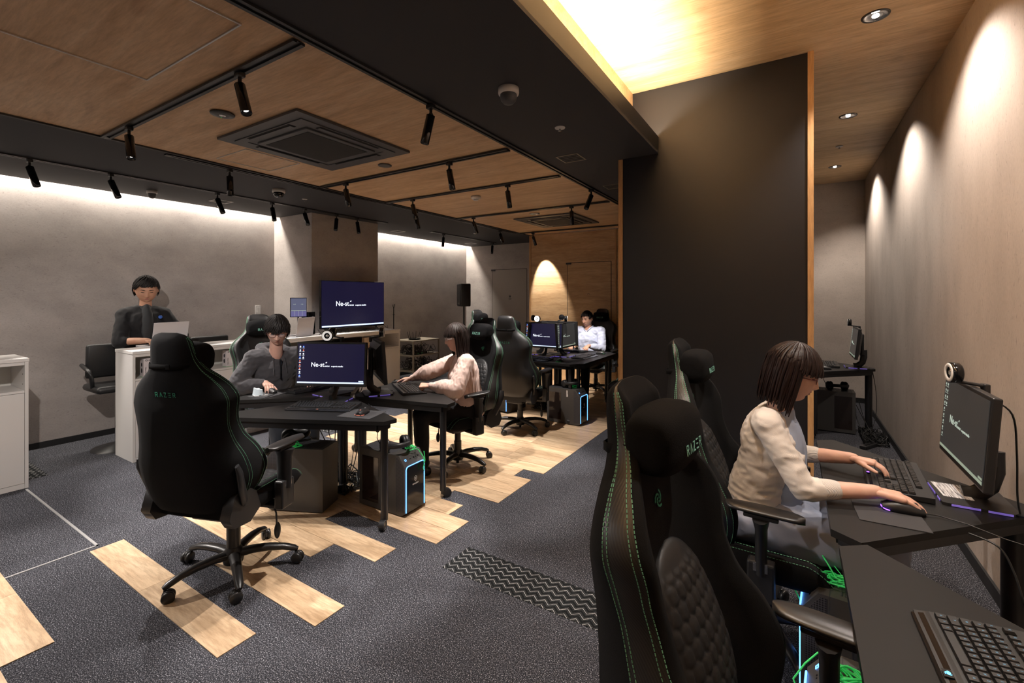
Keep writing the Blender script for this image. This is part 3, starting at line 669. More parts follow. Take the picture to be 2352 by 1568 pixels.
# bar stools behind the counter
def stool(loc, rz, label):
    t_ = thing('office_chair', label, 'chair', loc, rz, 'office chairs behind the counter')
    MB().rbox((0, -.20, .86), (.42, .05, .34), .03, T(0, 0, 0, rx=R(-4))).build('backrest', 'leather', t_)
    MB().rbox((0, 0, .62), (.44, .42, .07), .03).build('seat', 'leather', t_)
    for s in (-1, 1): MB().tube([(s * .23, -.17, .84), (s * .245, .0, .82), (s * .245, .12, .80), (s * .24, .14, .74), (s * .2, .02, .62)], .018, 8).build('armrest', 'plastic', t_)
    MB().cyl((0, 0, .05), (0, 0, .59), .025).build('gas_column', 'chrome', t_)
    MB().lathe([(.21, 0), (.2, .015), (.04, .05), (.03, .06)], 28, None, True).build('base', 'plastic', t_)
stool((-5.78, 1.78, 0), R(-90), 'black high office chair beside the standing man')
stool((-5.86, 2.72, 0), R(-90), 'black high office chair whose back shows over the counter')

def smooth(pts, n=4):
    P = [Vector(p) for p in pts]; out = []
    for i in range(len(P) - 1):
        p0, p1, p2, p3 = P[max(i - 1, 0)], P[i], P[i + 1], P[min(i + 2, len(P) - 1)]
        for q in range(n): t = q / n; out.append(.5 * ((2 * p1) + (p2 - p0) * t + (2 * p0 - 5 * p1 + 4 * p2 - p3) * t * t + (3 * p1 - p0 - 3 * p2 + p3) * t ** 3))
    return out + [P[-1]]
# rack with router
t_ = thing('cable_rack', 'beige steel rack full of black cables right of the counter', 'rack', (-5.985, 6.275, 0))
for sx in (-1, 1):
    for sy in (-1, 1): MB().box(sx * .225 - .012, sx * .225 + .012, sy * .34 - .012, sy * .34 + .012, 0, .715).build('leg', 'shelf_m', t_)
for z in (.16, .44, .705): MB().box(-.235, .235, -.35, .35, z - .01, z + .012).build('shelf', 'shelf_m', t_)
rr = random.Random(11); m = MB()
for k in range(60):
    z0 = rr.choice([.175, .175, .455]); p = [Vector((rr.uniform(-.2, .2), rr.uniform(-.3, .3), z0 + rr.uniform(0, .05)))]
    for q in range(6): p.append(Vector((max(-.21, min(.21, p[-1].x + rr.uniform(-.1, .1))), max(-.31, min(.31, p[-1].y + rr.uniform(-.12, .12))), z0 + rr.uniform(0, .16 if z0 > .4 else .22))))
    m.tube(smooth(p), rr.choice([.003, .004, .006]), 5)
o = m.build('cable_tangle', 'cable'); o.location = t_.location; tag(o, 'black cables heaped on the shelves of the beige rack', 'cables', kind='stuff')
t_ = thing('network_switch', 'low black network box with green lights on the middle rack shelf', 'network box', (-5.93, 6.2, .452))
MB().rbox((0, 0, .022), (.2, .36, .04), .004).build('housing', 'plastic', t_); m = MB()
for k in range(3): m.box(.1, .102, -.08 + k * .05, -.06 + k * .05, .018, .026)
m.build('indicator', 'green_c', t_)
t_ = thing('router', 'black router with upright aerials on top of the rack', 'router', (-5.95, 6.16, .717))
MB().lathe([(.05, 0), (.10, .006), (.13, .024), (.12, .03), (.001, .026)], 6, T(0, 0, 0, R(20))).build('housing', 'gloss', t_)
for k in range(6):
    a = k * 1.05; x, y = .10 * math.cos(a), .10 * math.sin(a); MB().tube([(x, y, .024), (x * 1.35, y * 1.35, .15)], [.005, .004], 8).build('aerial', 'plastic', t_)

# loudspeaker and microphone stand
t_ = thing('loudspeaker', 'black loudspeaker raised on a pole in the far left corner', 'loudspeaker', (-5.81, 7.46, 1.31), R(-35))
MB().rbox((0, 0, .235), (.27, .22, .47), .02).build('cabinet', 'plastic', t_); MB().box(-.12, .12, -.116, -.109, .03, .45).build('grille', 'gloss', t_); MB().cyl((0, -.114, .06), (0, -.119, .06), .018).build('badge', 'chrome', t_)
t_ = thing('speaker_stand', 'black tripod stand carrying the far loudspeaker', 'stand', (-5.81, 7.46, 0))
MB().cyl((0, 0, .12), (0, 0, 1.308), .018).cyl((0, 0, .85), (0, 0, .95), .026).build('pole', 'plastic', t_)
for k in range(3):
    a = k * 2.094 + .3; MB().tube([(0, 0, .55), (.45 * math.cos(a), .45 * math.sin(a), .012)], .012, 8).build('leg', 'plastic', t_)
t_ = thing('microphone_stand', 'thin black microphone stand beyond the television', 'stand', (-5.92, 5.62, 0))
MB().cyl((0, 0, .02), (0, 0, 1.32), .009).ell((0, 0, 1.2), .016).build('pole', 'plastic', t_); MB().lathe([(.13, 0), (.13, .012), (.02, .022)], 24).build('base', 'plastic', t_)
MB().tube([(0, 0, 1.31), (0, .012, 1.34), (0, .02, 1.38)], .008, 8).tube([(0, 0, 1.31), (0, -.015, 1.34), (0, -.018, 1.375)], .006, 8).build('clip', 'plastic', t_)

# ---------------------------------------------------------------- desks
DP = [(-.565, 0), (.565, 0), (.622, .078), (.045, .655), (-.045, .655), (-.622, .078)]
def desk(loc, phi, label, rough=0, legs=(1, 1, 1)):
    t_ = thing('corner_desk', label, 'desk', (loc[0], loc[1], 0), R(phi - 90), 'black triangular desks')
    MB().prism(DP, .695, .72).build('desk_top', 'desk', t_)
    i = [(x * .90, .03 + y * .90) for x, y in DP]
    m = MB()
    for a, b in zip(i, i[1:] + i[:1]):
        a = Vector((*a, .672)); b = Vector((*b, .672)); d = (b - a); L = d.length; ang = math.atan2(d.y, d.x)
        m.box(0, L, -.012, .012, -.02, .022, T(a.x, a.y, a.z, ang))
    m.build('frame', 'desk_metal', t_)
    for n_, (x, y) in enumerate(((.535, .085), (-.535, .085), (.0, .60))):
        w = .024
        if n_ == 2: w = .034
        g = MB().tube([(x, y, .055), (x, y, .694)], w, 16).build('leg', 'desk_metal', t_)
        MB().cyl((x - .016, y - .03, .033), (x + .016, y - .03, .033), .033, n=20).cyl((x, y, .03), (x, y, .06), .016).rbox((x, y - .016, .045), (.02, .045, .03), .006).build('caster', 'plastic', g)
        MB().torus(.027, .003, 24, 6, T(x + .0165, y - .03, .033, ry=R(90))).build('caster_ring', 'rubber', g)
    return t_
def dloc(loc, phi, u, v):    # point on a desk: u to the sitter's right, v away from the sitter
    a = R(phi); f = Vector((math.cos(a), math.sin(a))); r = Vector((math.sin(a), -math.cos(a))); p = Vector(loc) + f * v + r * u
    return p
O = Vector((-3.03, 2.4))
def pod(phi, d=.70): a = R(phi); return O - Vector((math.cos(a), math.sin(a))) * d
DA, PA = pod(116), 116; DB, PB = pod(357.6), 357.6; DC, PC = pod(237.6), 237.6
DR, PR_ = Vector((.11, 2.467)), 0; DN, PN = Vector((.125, 1.22)), 0; DE, PE = Vector((.11, 6.36)), 0
D1, P1 = Vector((-2.79, 4.86)), 90; D2, P2 = Vector((-2.10, 5.56)), 180; D3, P3 = Vector((-2.79, 6.26)), 270; D4, P4 = Vector((-3.49, 5.56)), 0
desk(DA, PA, 'black three-sided desk in front of the nearest empty chair'); desk(DB, PB, 'black three-sided desk of the man in the hoodie'); desk(DC, PC, 'black three-sided desk of the woman in pink')
desk(DR, PR_, 'black three-sided desk of the woman in the cream cardigan'); desk(DN, PN, 'black desk in the bottom right corner with the large keyboard'); desk(DE, PE, 'black desk at the far end of the booth')
desk(D1, P1, 'black desk of the far group facing the camera side'); desk(D2, P2, 'black desk of the far group on its right side'); desk(D3, P3, 'black desk of the far group used by the man in the pale shirt'); desk(D4, P4, 'black desk of the far group on its left side')

# ---------------------------------------------------------------- monitors, webcams, keyboards, mice
def monitor(loc, phi, label, side=False, u=-.02, v=.47, title=True, icons=True, tilt=4, w=.558, h=.335, z=.835):
    p = dloc(loc, phi, u, v); t_ = thing('monitor', label, 'monitor', (p.x, p.y, .72), R(phi - 90), 'desktop monitors')
    S = T(0, 0, z - .72 + h / 2, rx=R(-tilt))
    hs = MB(); hs.mx = S; hs.rbox((0, .012, 0), (w, .028, h), .005)
    hs.loft([[(sx * w * .46, .025, sz * h * .44) for sx, sz in ((-1, -1), (1, -1), (1, 1), (-1, 1))], [(sx * w * .30, .052, sz * h * .30) for sx, sz in ((-1, -1), (1, -1), (1, 1), (-1, 1))]], True, True, False)
    hs = hs.build('housing', 'plastic', t_)
    sc = MB(); sc.mx = S; sc.box(-w / 2 + .014, w / 2 - .014, -.0035, -.002, -h / 2 + .022, h / 2 - .014); sc = sc.build('screen', 'screen_side' if side else 'screen_on', t_)
    FX = S @ T(0, -.0042, 0, rx=R(90)); W = w - .03
    if title: m = MB(); screen_text(m, FX @ T(0, -.005, 0), W); m.build('title', 'txt_dim' if side else 'txt', sc)
    m = MB(); m.mx = S; m.box(-w / 2 + .015, w / 2 - .015, -.0045, -.0038, -h / 2 + .023, -h / 2 + .034).box(w / 2 - .055, w / 2 - .018, -.0045, -.0038, -h / 2 + .038, -h / 2 + .046); m.build('taskbar', 'bar_dim' if side else 'bar', sc)
    if icons:
        rr = random.Random(int(abs(p.x) * 100)); mm = {'txt': MB(), 'ico_b': MB(), 'ico_r': MB()}
        for c, n in ((0, 9), (1, 4)):
            for k in range(n):
                x = -w / 2 + .032 + c * .026; zz = h / 2 - .036 - k * .0275; q = rr.choice(['txt', 'txt', 'ico_b', 'ico_r'] if not side else ['txt'])
                mm[q].mx = S; mm[q].ell((x, -.004, zz), (.006, .0006, .006), None, 10, 6); mm['txt'].mx = S; mm['txt'].box(x - .008, x + .008, -.0045, -.004, zz - .012, zz - .0095)
        for k, q in mm.items():
            if q.v: q.build('desktop_icon', ('txt_dim' if side else k), sc)
    MB().rbox((0, .075, .26), (.075, .03, .24), .01, T(0, 0, 0)).box(-.03, .03, .045, .075, .20, .30).build('stand_head', 'plastic', t_)
    MB().tube([(0, .085, .20), (0, .088, .12), (0, .075, .06), (0, .035, .02), (0, .0, .012)], [.034, .032, .03, .034, .04], 12, None, 1, .42).build('stand_neck', 'plastic', t_)
    b = MB().prism([(-.120, -.085), (.120, -.085), (.125, -.07), (.125, .11), (.10, .13), (-.10, .13), (-.125, .11), (-.125, -.07)], 0, .011).build('stand_base', 'plastic', t_)
    for a_ in ((-.10, .02, -.0865, -.084), (.05, .09, -.0865, -.084), (.1245, .1265, -.06, .02), (.1245, .1265, .04, .105), (-.1265, -.1245, -.06, .02), (-.1265, -.1245, .04, .105)): MB().box(*a_, .002, .0095).build('edge_reflection', 'lav', b)  # purple reflections in the polished base edge, modelled as glowing strips
    MB().ell((w * .36, -.005, z - .72 + .004), (.003, .002, .002), n=8, m=5).build('power_light', 'led', t_)
    return t_
def ringcam(loc, phi, label, u=.0, v=.47, z=1.176, turn=0, lit=False, back=False):
    p = dloc(loc, phi, u, v); t_ = thing('webcam', label, 'webcam', (p.x, p.y, z), R(phi - 90 + turn), 'ring webcams')
    Q = T(0, -.02, .045, rx=R(90))
    MB().lathe([(.001, -.022), (.034, -.022), (.040, -.016), (.040, .010), (.034, .012), (.001, .006)], 32, T(0, -.02, .045, rx=R(90)), False).build('housing', 'gloss', t_)
    MB().lathe([(.022, .0135), (.024, .0155), (.034, .0155), (.037, .0125), (.022, .0115)], 36, Q, False).build('light_ring', ('ring_on' if lit is True else lit) if lit else 'ring_w', t_)
    MB().lathe([(.001, .013), (.008, .012), (.010, .009)], 20, Q, False).build('lens', 'lens_d', t_)
    MB().tube([(0, -.01, .012), (0, .03, .006), (0, .07, .0)], [.009, .008, .008], 8, None, 1.6, .8).rbox((0, .075, -.012), (.035, .02, .04), .004).build('clamp', 'plastic', t_)
    return t_
def keyboard(loc, phi, label, u=0, v=.20, W=.46, D=.19, z=.72, keys='join', rot=0, led=None, rest=True, keymat='plastic'):
    p = dloc(loc, phi, u, v); t_ = thing('keyboard', label, 'keyboard', (p.x, p.y, z), R(phi - 90 + rot), 'black keyboards')
    # local: x right, y away; front edge at y=0
    h0, h1 = .014, .024
    prof = [(0, 0), (0, .009), (.022, .012), (.030, h0), (D, h1), (D, .004), (.01, 0)]
    MB().loft([[(x, y, zz) for y, zz in prof] for x in (-W / 2, W / 2)], True, True, False).build('body', 'plastic', t_)
    if rest: MB().loft([[(x, y, zz) for y, zz in ((-.006, .001), (-.006, .007), (.018, .0125), (.018, .001))] for x in (-W / 2 + .01, W / 2 - .01)], True, True, False).build('front_lip', 'gloss', t_)
    MB().box(-.012, .012, .002, .018, .0115, .0122, T(0, 0, .0004, rx=R(5))).build('badge', 'dark_gap', t_)
    if led:
        m = MB(); m.mx = T(0, .010, .0134); emblem(m, .006); m.ell((0, 0, 0), (.004, .003, .0006)); m.build('badge_light', led, t_)
    k0 = .036; pitch = (W - .02) / 23.2; rows = []
    y = k0
    L1 = [[1.25, 1.25, 1.25, 6.25, 1.25, 1.25, 1.25, 1.25], [2.25] + [1] * 10 + [2.75], [1.75] + [1] * 11 + [2.25], [1.5] + [1] * 12 + [1.5], [1] * 13 + [2]]
    keysl = []
    for r in range(5):
        x = 0
        for wk in L1[r]: keysl.append((x, r, wk)); x += wk
        if r in (0,): keysl += [(15.4 + q, r, 1) for q in range(3)]
        if r == 1: keysl += [(16.4, r, 1)]
        if r in (3, 4): keysl += [(15.4 + q, r, 1) for q in range(3)]
        keysl += [(18.8 + q, r, 1) for q in range(4)]
    for q in range(13): keysl.append((q * 1.12 + (0 if q == 0 else .4), 5.35, 1))
    keysl += [(15.4 + q, 5.35, 1) for q in range(3)]
    slope = (h1 - h0) / (D - .03); dp = (D - k0 - .022) / 6.4
    def keymesh(wk, dd):
        a, b = wk * pitch / 2 - .0011, dp / 2 - .0011; i = .0022
        return MB().loft([[(-a, -b, 0), (a, -b, 0), (a, b, 0), (-a, b, 0)], [(-a, -b, .003), (a, -b, .003), (a, b, .003), (-a, b, .003)], [(-a + i, -b + i * .6, .0085), (a - i, -b + i * .6, .0085), (a - i, b - i * 1.4, .0085), (-a + i, b - i * 1.4, .0085)]], True, True, False)
    if keys == 'parts':
        cache = {}
        rr = random.Random(2)
        for x, r, wk in keysl:
            cx = -W / 2 + .012 + (x + wk / 2) * pitch; cy = k0 + (r + .5) * dp
            if wk not in cache: cache[wk] = keymesh(wk, dp).build('key', keymat, t_); o = cache[wk]
            else: o = bpy.data.objects.new('key', cache[wk].data); col.objects.link(o); o.parent = t_
            o.location = (cx, cy, h0 + slope * (cy - .03) + .0006); o.rotation_euler = (math.atan(slope), 0, 0)
        m = MB()
        for x, r, wk in keysl:
            if wk > 3: continue
            cx = -W / 2 + .012 + (x + wk / 2) * pitch; cy = k0 + (r + .5) * dp; m.text(rr.choice('QWERTYUIOPASDFGHJKLZXCVBNM1234567890'), .0065, T(cx, cy, h0 + slope * (cy - .03) + .0093, rx=math.atan(slope)), .0001)
        m.build('key_lettering', 'key_glow' if led == 'led_c' else 'grey_p', t_)['kind'] = 'stuff'
    else:
        m = MB()
        for x, r, wk in keysl:
            cx = -W / 2 + .012 + (x + wk / 2) * pitch; cy = k0 + (r + .5) * dp; q = keymesh(wk, dp); q_ = T(cx, cy, h0 + slope * (cy - .03) + .0006, rx=math.atan(slope)); m.add(q.v, q.f, False, q_)
        m.build('keys', keymat, t_)['kind'] = 'stuff'
    return t_
def mouse(pos, rz, label, led='led_p', z=.72, cable=None):
    t_ = thing('mouse', label, 'mouse', (pos[0], pos[1], z), rz, 'computer mice')
    rings = []
    for k in range(11):
        s = k / 10; y = -.062 + .124 * s; wv = .031 * (math.sin(math.pi * min(1, .12 + .80 * s)) ** .45) * (1 - .08 * math.exp(-((s - .55) / .15) ** 2)); h = .039 * math.sin(math.pi * (.14 + .72 * s)) ** .8 * (1 - .25 * s)
        rings.append([(wv * math.cos(a) , y, .004 + max(0, math.sin(a)) ** .8 * h if math.sin(a) > 0 else .002) for a in [2 * math.pi * q / 20 for q in range(20)]])
    MB().loft(rings).build('shell', 'plastic', t_)
    MB().cyl((-.004, .035, .030), (.004, .035, .030), .009, n=14).build('wheel', 'rubber', t_)
    MB().tube([(.034 * math.cos(a) , -.058 + .02 * (1 + math.sin(a)) - .005, .007) for a in [math.pi * (1 + q / 10) for q in range(11)]], .0016, 6).ell((0, -.03, .0345), (.006, .008, .002), n=10, m=6).build('light_strip', led, t_)
    if cable: MB().tube(cable, .002, 6).build('cable', 'cable', t_)
    return t_
def pad(loc, phi, u, v, w, d, label, rot=0):
    p = dloc(loc, phi, u, v); o = MB().rbox((0, 0, .0015), (w, d, .003), .001).build('mouse_pad', 'pad'); o.location = (p.x, p.y, .7201); o.rotation_euler = (0, 0, R(phi - 90 + rot)); return tag(o, label, 'mouse pad', 'mouse pads')
M['pad'] = leather('dark_cloth_pad', (.040, .040, .044), .85, 600, .2)

monitor(DA, PA, 'monitor with lit title screen on the nearest desk', u=-.05, v=.50); ringcam(DA, PA, 'webcam with white light ring on the nearest monitor', u=-.07, v=.50, turn=10, lit='ring_lo')
keyboard(DA, PA, 'black keyboard on the nearest desk in front of its lit monitor', u=0, v=.205, W=.475, D=.20, led='ico_r')
pad(DA, PA, .345, .165, .25, .20, 'dark mouse pad on the nearest desk', -10); pa = dloc(DA, PA, .355, .16)
mouse((pa.x, pa.y), R(PA - 90 - 5), 'black mouse with red light on the nearest desk', 'ico_r', .7232, [(0, .06, .006), (-.02, .12, .004), (-.05, .2, .003), (-.1, .26, .003)])
monitor(DC, PC, 'monitor seen from behind in front of the woman in pink', side=True, u=.0, v=.46); ringcam(DC, PC, 'webcam on the monitor of the woman in pink', u=0.0, v=.46, turn=-20)
keyboard(DC, PC, 'black keyboard under the left hand of the woman in pink', u=.03, v=.12, W=.46, D=.19)
mouse((-3.064, 2.97), R(117), 'black mouse with purple light under the right hand of the woman in pink')
m = MB()
monitor(DB, PB, 'monitor turned away on the desk of the man in the hoodie', u=.03, v=.50); ringcam(DB, PB, 'webcam behind the white ring on the monitor of the man in the hoodie', u=.0, v=.50, turn=20)
keyboard(DB, PB, 'black keyboard in front of the man in the hoodie', u=.0, v=.12, W=.44, D=.18)
pad(DB, PB, .35, .12, .22, .19, 'dark mouse pad under the face mask', 20); mouse((-3.66, 2.13), R(PB - 95), 'black mouse under the right hand of the man in the hoodie', 'rubber', .7232, [(0, .06, .006), (.03, .10, .004), (.10, .15, .003), (.16, .2, .003)])
monitor(DR, PR_, 'large oblique monitor in front of the woman in the cream cardigan', side=True, u=-.005, v=.462); ringcam(DR, PR_, 'webcam with white ring on the monitor of the woman in the cream cardigan', u=.03, v=.445, turn=8, z=1.174)
keyboard(DR, PR_, 'black keyboard under the left hand of the woman in the cream cardigan', u=-.10, v=.165, W=.46, D=.20, keys='parts', led='led_p', rot=-3)
pad(DR, PR_, .31, .185, .24, .20, 'dark mouse pad under the hand of the woman in the cream cardigan', 3); mouse((.345, 2.19), R(-88), 'black mouse with glowing purple edge under the right hand', 'led_p', .7232, [(0, .06, .006), (-.01, .10, .004), (.02, .17, .003), (.09, .24, .003), (.14, .33, .002), (.15, .42, .001)])
keyboard(DN, PN, 'large black keyboard with blue lit emblem at the bottom right', u=-.063, v=.140, W=.45, D=.20, keys='parts', led='led_c', rot=2)
monitor(DE, PE, 'monitor on the desk at the far end of the booth', side=True, u=0, v=.47, tilt=6); ringcam(DE, PE, 'webcam on the monitor at the far end of the booth', u=-.05, v=.45)
keyboard(DE, PE, 'black keyboard on the desk at the far end of the booth', u=-.05, v=.14); pe = dloc(DE, PE, .33, .18); mouse((pe.x, pe.y), R(-90), 'black mouse on the desk at the far end of the booth', 'rubber')
monitor(D1, P1, 'lit monitor of the far group facing the camera', u=-.02, v=.45); ringcam(D1, P1, 'webcam with shining ring on the far lit monitor', u=-.10, v=.45, lit=True)
keyboard(D1, P1, 'black keyboard in front of the far lit monitor', u=.0, v=.06); pad(D1, P1, .38, .12, .25, .2, 'dark mouse pad at the near corner of the far group'); mouse((D1.x + .38, D1.y + .12), 0, 'mouse with green light at the near corner of the far group', 'green_c', .7232)
monitor(D2, P2, 'dim monitor of the far group facing right', side=True, u=-.05, v=.47); ringcam(D2, P2, 'webcam on the dim monitor of the far group', u=-.1, v=.47, turn=20)
keyboard(D2, P2, 'black keyboard on the right side of the far group', u=-.02, v=.12, led='ring_w'); mouse((-2.27, 5.98), R(95), 'mouse with pale green edge on the right side of the far group', 'green_c')
monitor(D3, P3, 'monitor of the man in the pale shirt, back to the camera', u=.02, v=.45); ringcam(D3, P3, 'webcam seen from behind on the monitor of the man in the pale shirt', u=.0, v=.45)
keyboard(D3, P3, 'black keyboard of the man in the pale shirt', u=-.05, v=.13)
monitor(D4, P4, 'monitor on the left side of the far group', u=.02, v=.46); ringcam(D4, P4, 'webcam on the left monitor of the far group', u=.1, v=.46)
# light reflected in the cardigan woman's monitor base, painted on a thin sheet
o = MB().box(-.08, .08, -.045, .045, 0, .0015).build('base_reflection', 'streak'); o.location = (.545, 2.50, .7315); o.rotation_euler = (0, 0, R(93)); tag(o, 'streaky black and white painted reflection on the right monitor base', 'reflection')
t_ = thing('face_mask', 'pale folded face mask lying on the desk of the man in the hoodie', 'face mask', (-3.655, 2.015, .7236), R(30)); rings = []
for k in range(7):
    s = k / 6; rings.append([(.045 * math.cos(a) * (1 - .2 * s), .028 * math.sin(a) * (1 - s * .55), .002 + .05 * s * (1 - .15 * math.cos(a)) + .003 * math.sin(5 * a)) for a in [2 * math.pi * q / 24 for q in range(24)]])
MB().loft(rings).build('cloth', 'mask', t_) if 'mask' in M else None
M['mask'] = new_mat('pale_blue_nonwoven', (.62, .72, .78), .8)
MB().loft(rings).build('cloth', 'mask', t_); MB().tube([(.04, -.01, .004), (.075, -.02, .003), (.08, .005, .003), (.045, .012, .006)], .0018, 6).tube([(-.03, -.02, .004), (.0, -.045, .003), (.03, -.035, .003)], .0018, 6).build('ear_loop', 'ring_w', t_)

# ---------------------------------------------------------------- gaming chairs
def interp(tab, s):
    n = len(tab)
    for i in range(n - 1):
        a, va = tab[i]; b, vb = tab[i + 1]
        if s <= b:
            h = b - a; q = max(0, (s - a) / h); d = (vb - va) / h
            def slope(j):
                if j == 0 or j == n - 1: return d
                l = (tab[j][1] - tab[j - 1][1]) / (tab[j][0] - tab[j - 1][0]); r = (tab[j + 1][1] - tab[j][1]) / (tab[j + 1][0] - tab[j][0])
                return 0 if l * r <= 0 else 2 * l * r / (l + r)
            m0, m1 = slope(i), slope(i + 1)
            return (2 * q ** 3 - 3 * q * q + 1) * va + (q ** 3 - 2 * q * q + q) * h * m0 + (3 * q * q - 2 * q ** 3) * vb + (q ** 3 - q * q) * h * m1
    return tab[-1][1]
WT = [(0, .185), (.05, .225), (.12, .268), (.20, .290), (.28, .282), (.38, .250), (.45, .240), (.52, .250), (.58, .262), (.63, .245), (.68, .200), (.73, .142), (.78, .114), (.84, .103), (.875, .096), (.895, .082), (.905, .045)]
FT = [(0, .05), (.1, .095), (.2, .112), (.3, .095), (.40, .062), (.48, .056), (.56, .062), (.64, .048), (.74, .012), (.82, .0), (.9, .0)]
TT = [(0, .09), (.1, .135), (.25, .15), (.4, .125), (.55, .092), (.65, .066), (.75, .055), (.84, .048), (.88, .038), (.905, .010)]
def back_pt(x, y, s):       # back local -> chair local: s along the back, y forward of its plane
    lean = R(11); yb = -.205 + .03 * math.exp(-((s - .2) / .18) ** 2)
    return Vector((x, yb - s * math.sin(lean) + y * math.cos(lean), .405 + s * math.cos(lean) * 1.022 + y * math.sin(lean)))
def back_ring(s):
    W, F, Tn = interp(WT, s), interp(FT, s), interp(TT, s); e = min(1, (.907 - s) / .05)
    h = [(0, -Tn), (.30 * W, -Tn), (.58 * W, -Tn * .93), (.80 * W, -Tn * .72), (.95 * W, -Tn * .30), (W, .0), (W * 1.0, F * .5), (W * .985, F + .018 * e), (W * .93, F + .032 * e), (W * .85, F + .032 * e), (W * .74, F * .6 + .026 * e), (W * .62, F * .25 + .022 * e), (W * .40, .018 * e), (0, .016 * e)]
    return h + [(-x, y) for x, y in reversed(h[1:-1])]
LV = [.05 + .8 * q / 44 for q in range(44)] + [.85, .86, .87, .88, .888, .895, .901, .905]
def hexcell(x, y, w=.034, h=.040):
    best = []
    r0 = math.floor(y / h)
    for r in (r0 - 1, r0, r0 + 1, r0 + 2):
        off = (r % 2) * .5; c0 = math.floor(x / w - off)
        for c in (c0 - 1, c0, c0 + 1, c0 + 2): best.append(math.hypot(x - (c + off) * w, (y - r * h) * w / h * .95))
    best.sort(); return min(1., (best[1] - best[0]) / (w * .42)) ** .6
def make_chair(kind, label, loc, phi, base=0, group='black gaming chairs with green stitching', fine=True, strip=True):
    fab = 'fabric' if kind == 'fabric' else 'leather'
    t_ = thing('gaming_chair', label, 'chair', (loc[0], loc[1], 0), R(phi - 90), group)
    # backrest
    rings = [[back_pt(x, y, s) for x, y in back_ring(s)] for s in LV]; n = len(rings[0]); mis = []
    for j in range(n): jj = j if j < 13 else n - 1 - j; mis.append(1 if jj in (5, 6) else 0)
    m = MB(); m.loft(rings, True, True, True, None, mis)
    bk = m.build('backrest', [fab, 'carbon' if strip else fab], t_)
    # seams: raised piping and dashed thread
    m = MB(); tm = MB()
    for side in (1, -1):
        for jx, off in ((5.05, .003), (5.4, .003), (6.7, .003), (7.05, .003)):
            pts = []
            N = 230 if fine else 60
            for q in range(N + 1):
                s = .055 + (.885 - .055) * q / N; h = back_ring(s); a = int(jx); fr = jx - a; x0, y0 = h[a]; x1, y1 = h[a + 1]; x, y = x0 + (x1 - x0) * fr, y0 + (y1 - y0) * fr
                xs, ys = h[max(a - 1, 0)], h[min(a + 1, 13)]; tx, ty = ys[0] - xs[0], ys[1] - xs[1]; L_ = math.hypot(tx, ty) or 1
                nx, ny = -ty / L_, tx / L_
                if nx < 0 and jx < 7: nx, ny = -nx, -ny
                if jx > 7 and ny < 0: nx, ny = -nx, -ny
                pts.append(back_pt(side * (x - .001 + nx * off * .4), y + ny * off * .4, s))
            if fine:
                for q in range(0, N - 1, 2):
                    a_, b_ = pts[q], pts[q + 1]; tm.tube([a_, a_ + (b_ - a_) * 1.35], .0012, 4)
            else: tm.tube(pts, .0013, 4)
    # lumbar cushion with scale quilting
    nu, nv = 70, 104; vs = []; fs = []
    for j in range(nv + 1):
        v_ = j / nv; s = .055 + .465 * v_
        hw = .150 * (1 - max(0, (v_ - .55) / .45) ** 2.2) ** .5 * (.86 + .14 * min(1, v_ * 4)) + .002
        for i in range(nu + 1):
            u_ = -1 + 2 * i / nu; x = u_ * hw; edge = max(0, 1 - u_ * u_) ** .35 * min(1, v_ * 8) ** .5 * min(1, max(0, (1 - v_) * 7)) ** .5
            q = .0062 * hexcell(x * (1 + .3 * v_), s, .042, .034) if abs(u_) < .9 and .06 < v_ < .90 else .003
            vs.append(back_pt(x, .016 + .048 * edge * (.7 + .5 * math.sin(math.pi * min(1, v_ * 1.1))) + q * edge, s))
    for j in range(nv):
        for i in range(nu): a = j * (nu + 1) + i; fs.append((a, a + 1, a + nu + 2, a + nu + 1))
    MB().add(vs, fs, True).build('lumbar_cushion', 'quilt', t_)
    # seat
    rings = []; NS = 17
    for k in range(NS):
        s = k / (NS - 1); y = -.235 + .50 * s; W = .262 - .02 * s ** 3; fr = max(0, (s - .80) / .20); drop = fr ** 2 * .055; z0 = .375 + .03 * fr; zc = .452 - drop; bo = .045 * (1 - fr * .5) * min(1, .35 + s * 2.2)
        if k == NS - 1: W *= .93; z0 += .012
        h = [(0, zc), (.55 * W, zc + .004), (.70 * W, zc + .012), (.80 * W, zc + bo * .8), (.89 * W, zc + bo), (.97 * W, zc + bo * .75), (W, zc + bo * .2), (W, z0 + .02), (.93 * W, z0), (.5 * W, z0 - .004), (0, z0 - .005)]
        rings.append([Vector((x, y, z)) for x, z in h] + [Vector((-x, y, z)) for x, z in reversed(h[1:-1])])
    MB().loft(rings).build('seat', fab, t_, sub=1)
    vs = []; fs = []; nu, nv = 44, 60
    for j in range(nv + 1):
        v_ = j / nv; y = -.20 + .44 * v_; fr = max(0, (v_ - .84) / .16); zc = .452 - fr ** 2 * .042
        for i in range(nu + 1):
            u_ = -1 + 2 * i / nu; x = u_ * .155; e = max(0, 1 - u_ ** 4) ** .5 * min(1, v_ * 10) * min(1, (1 - v_) * 10 + .2)
            vs.append((x, y, zc + .012 * e + .005 * hexcell(x, y, .042, .034) * e))
    for j in range(nv):
        for i in range(nu): a = j * (nu + 1) + i; fs.append((a, a + 1, a + nu + 2, a + nu + 1))
    MB().add(vs, fs, True).build('seat_cushion', 'quilt', t_)
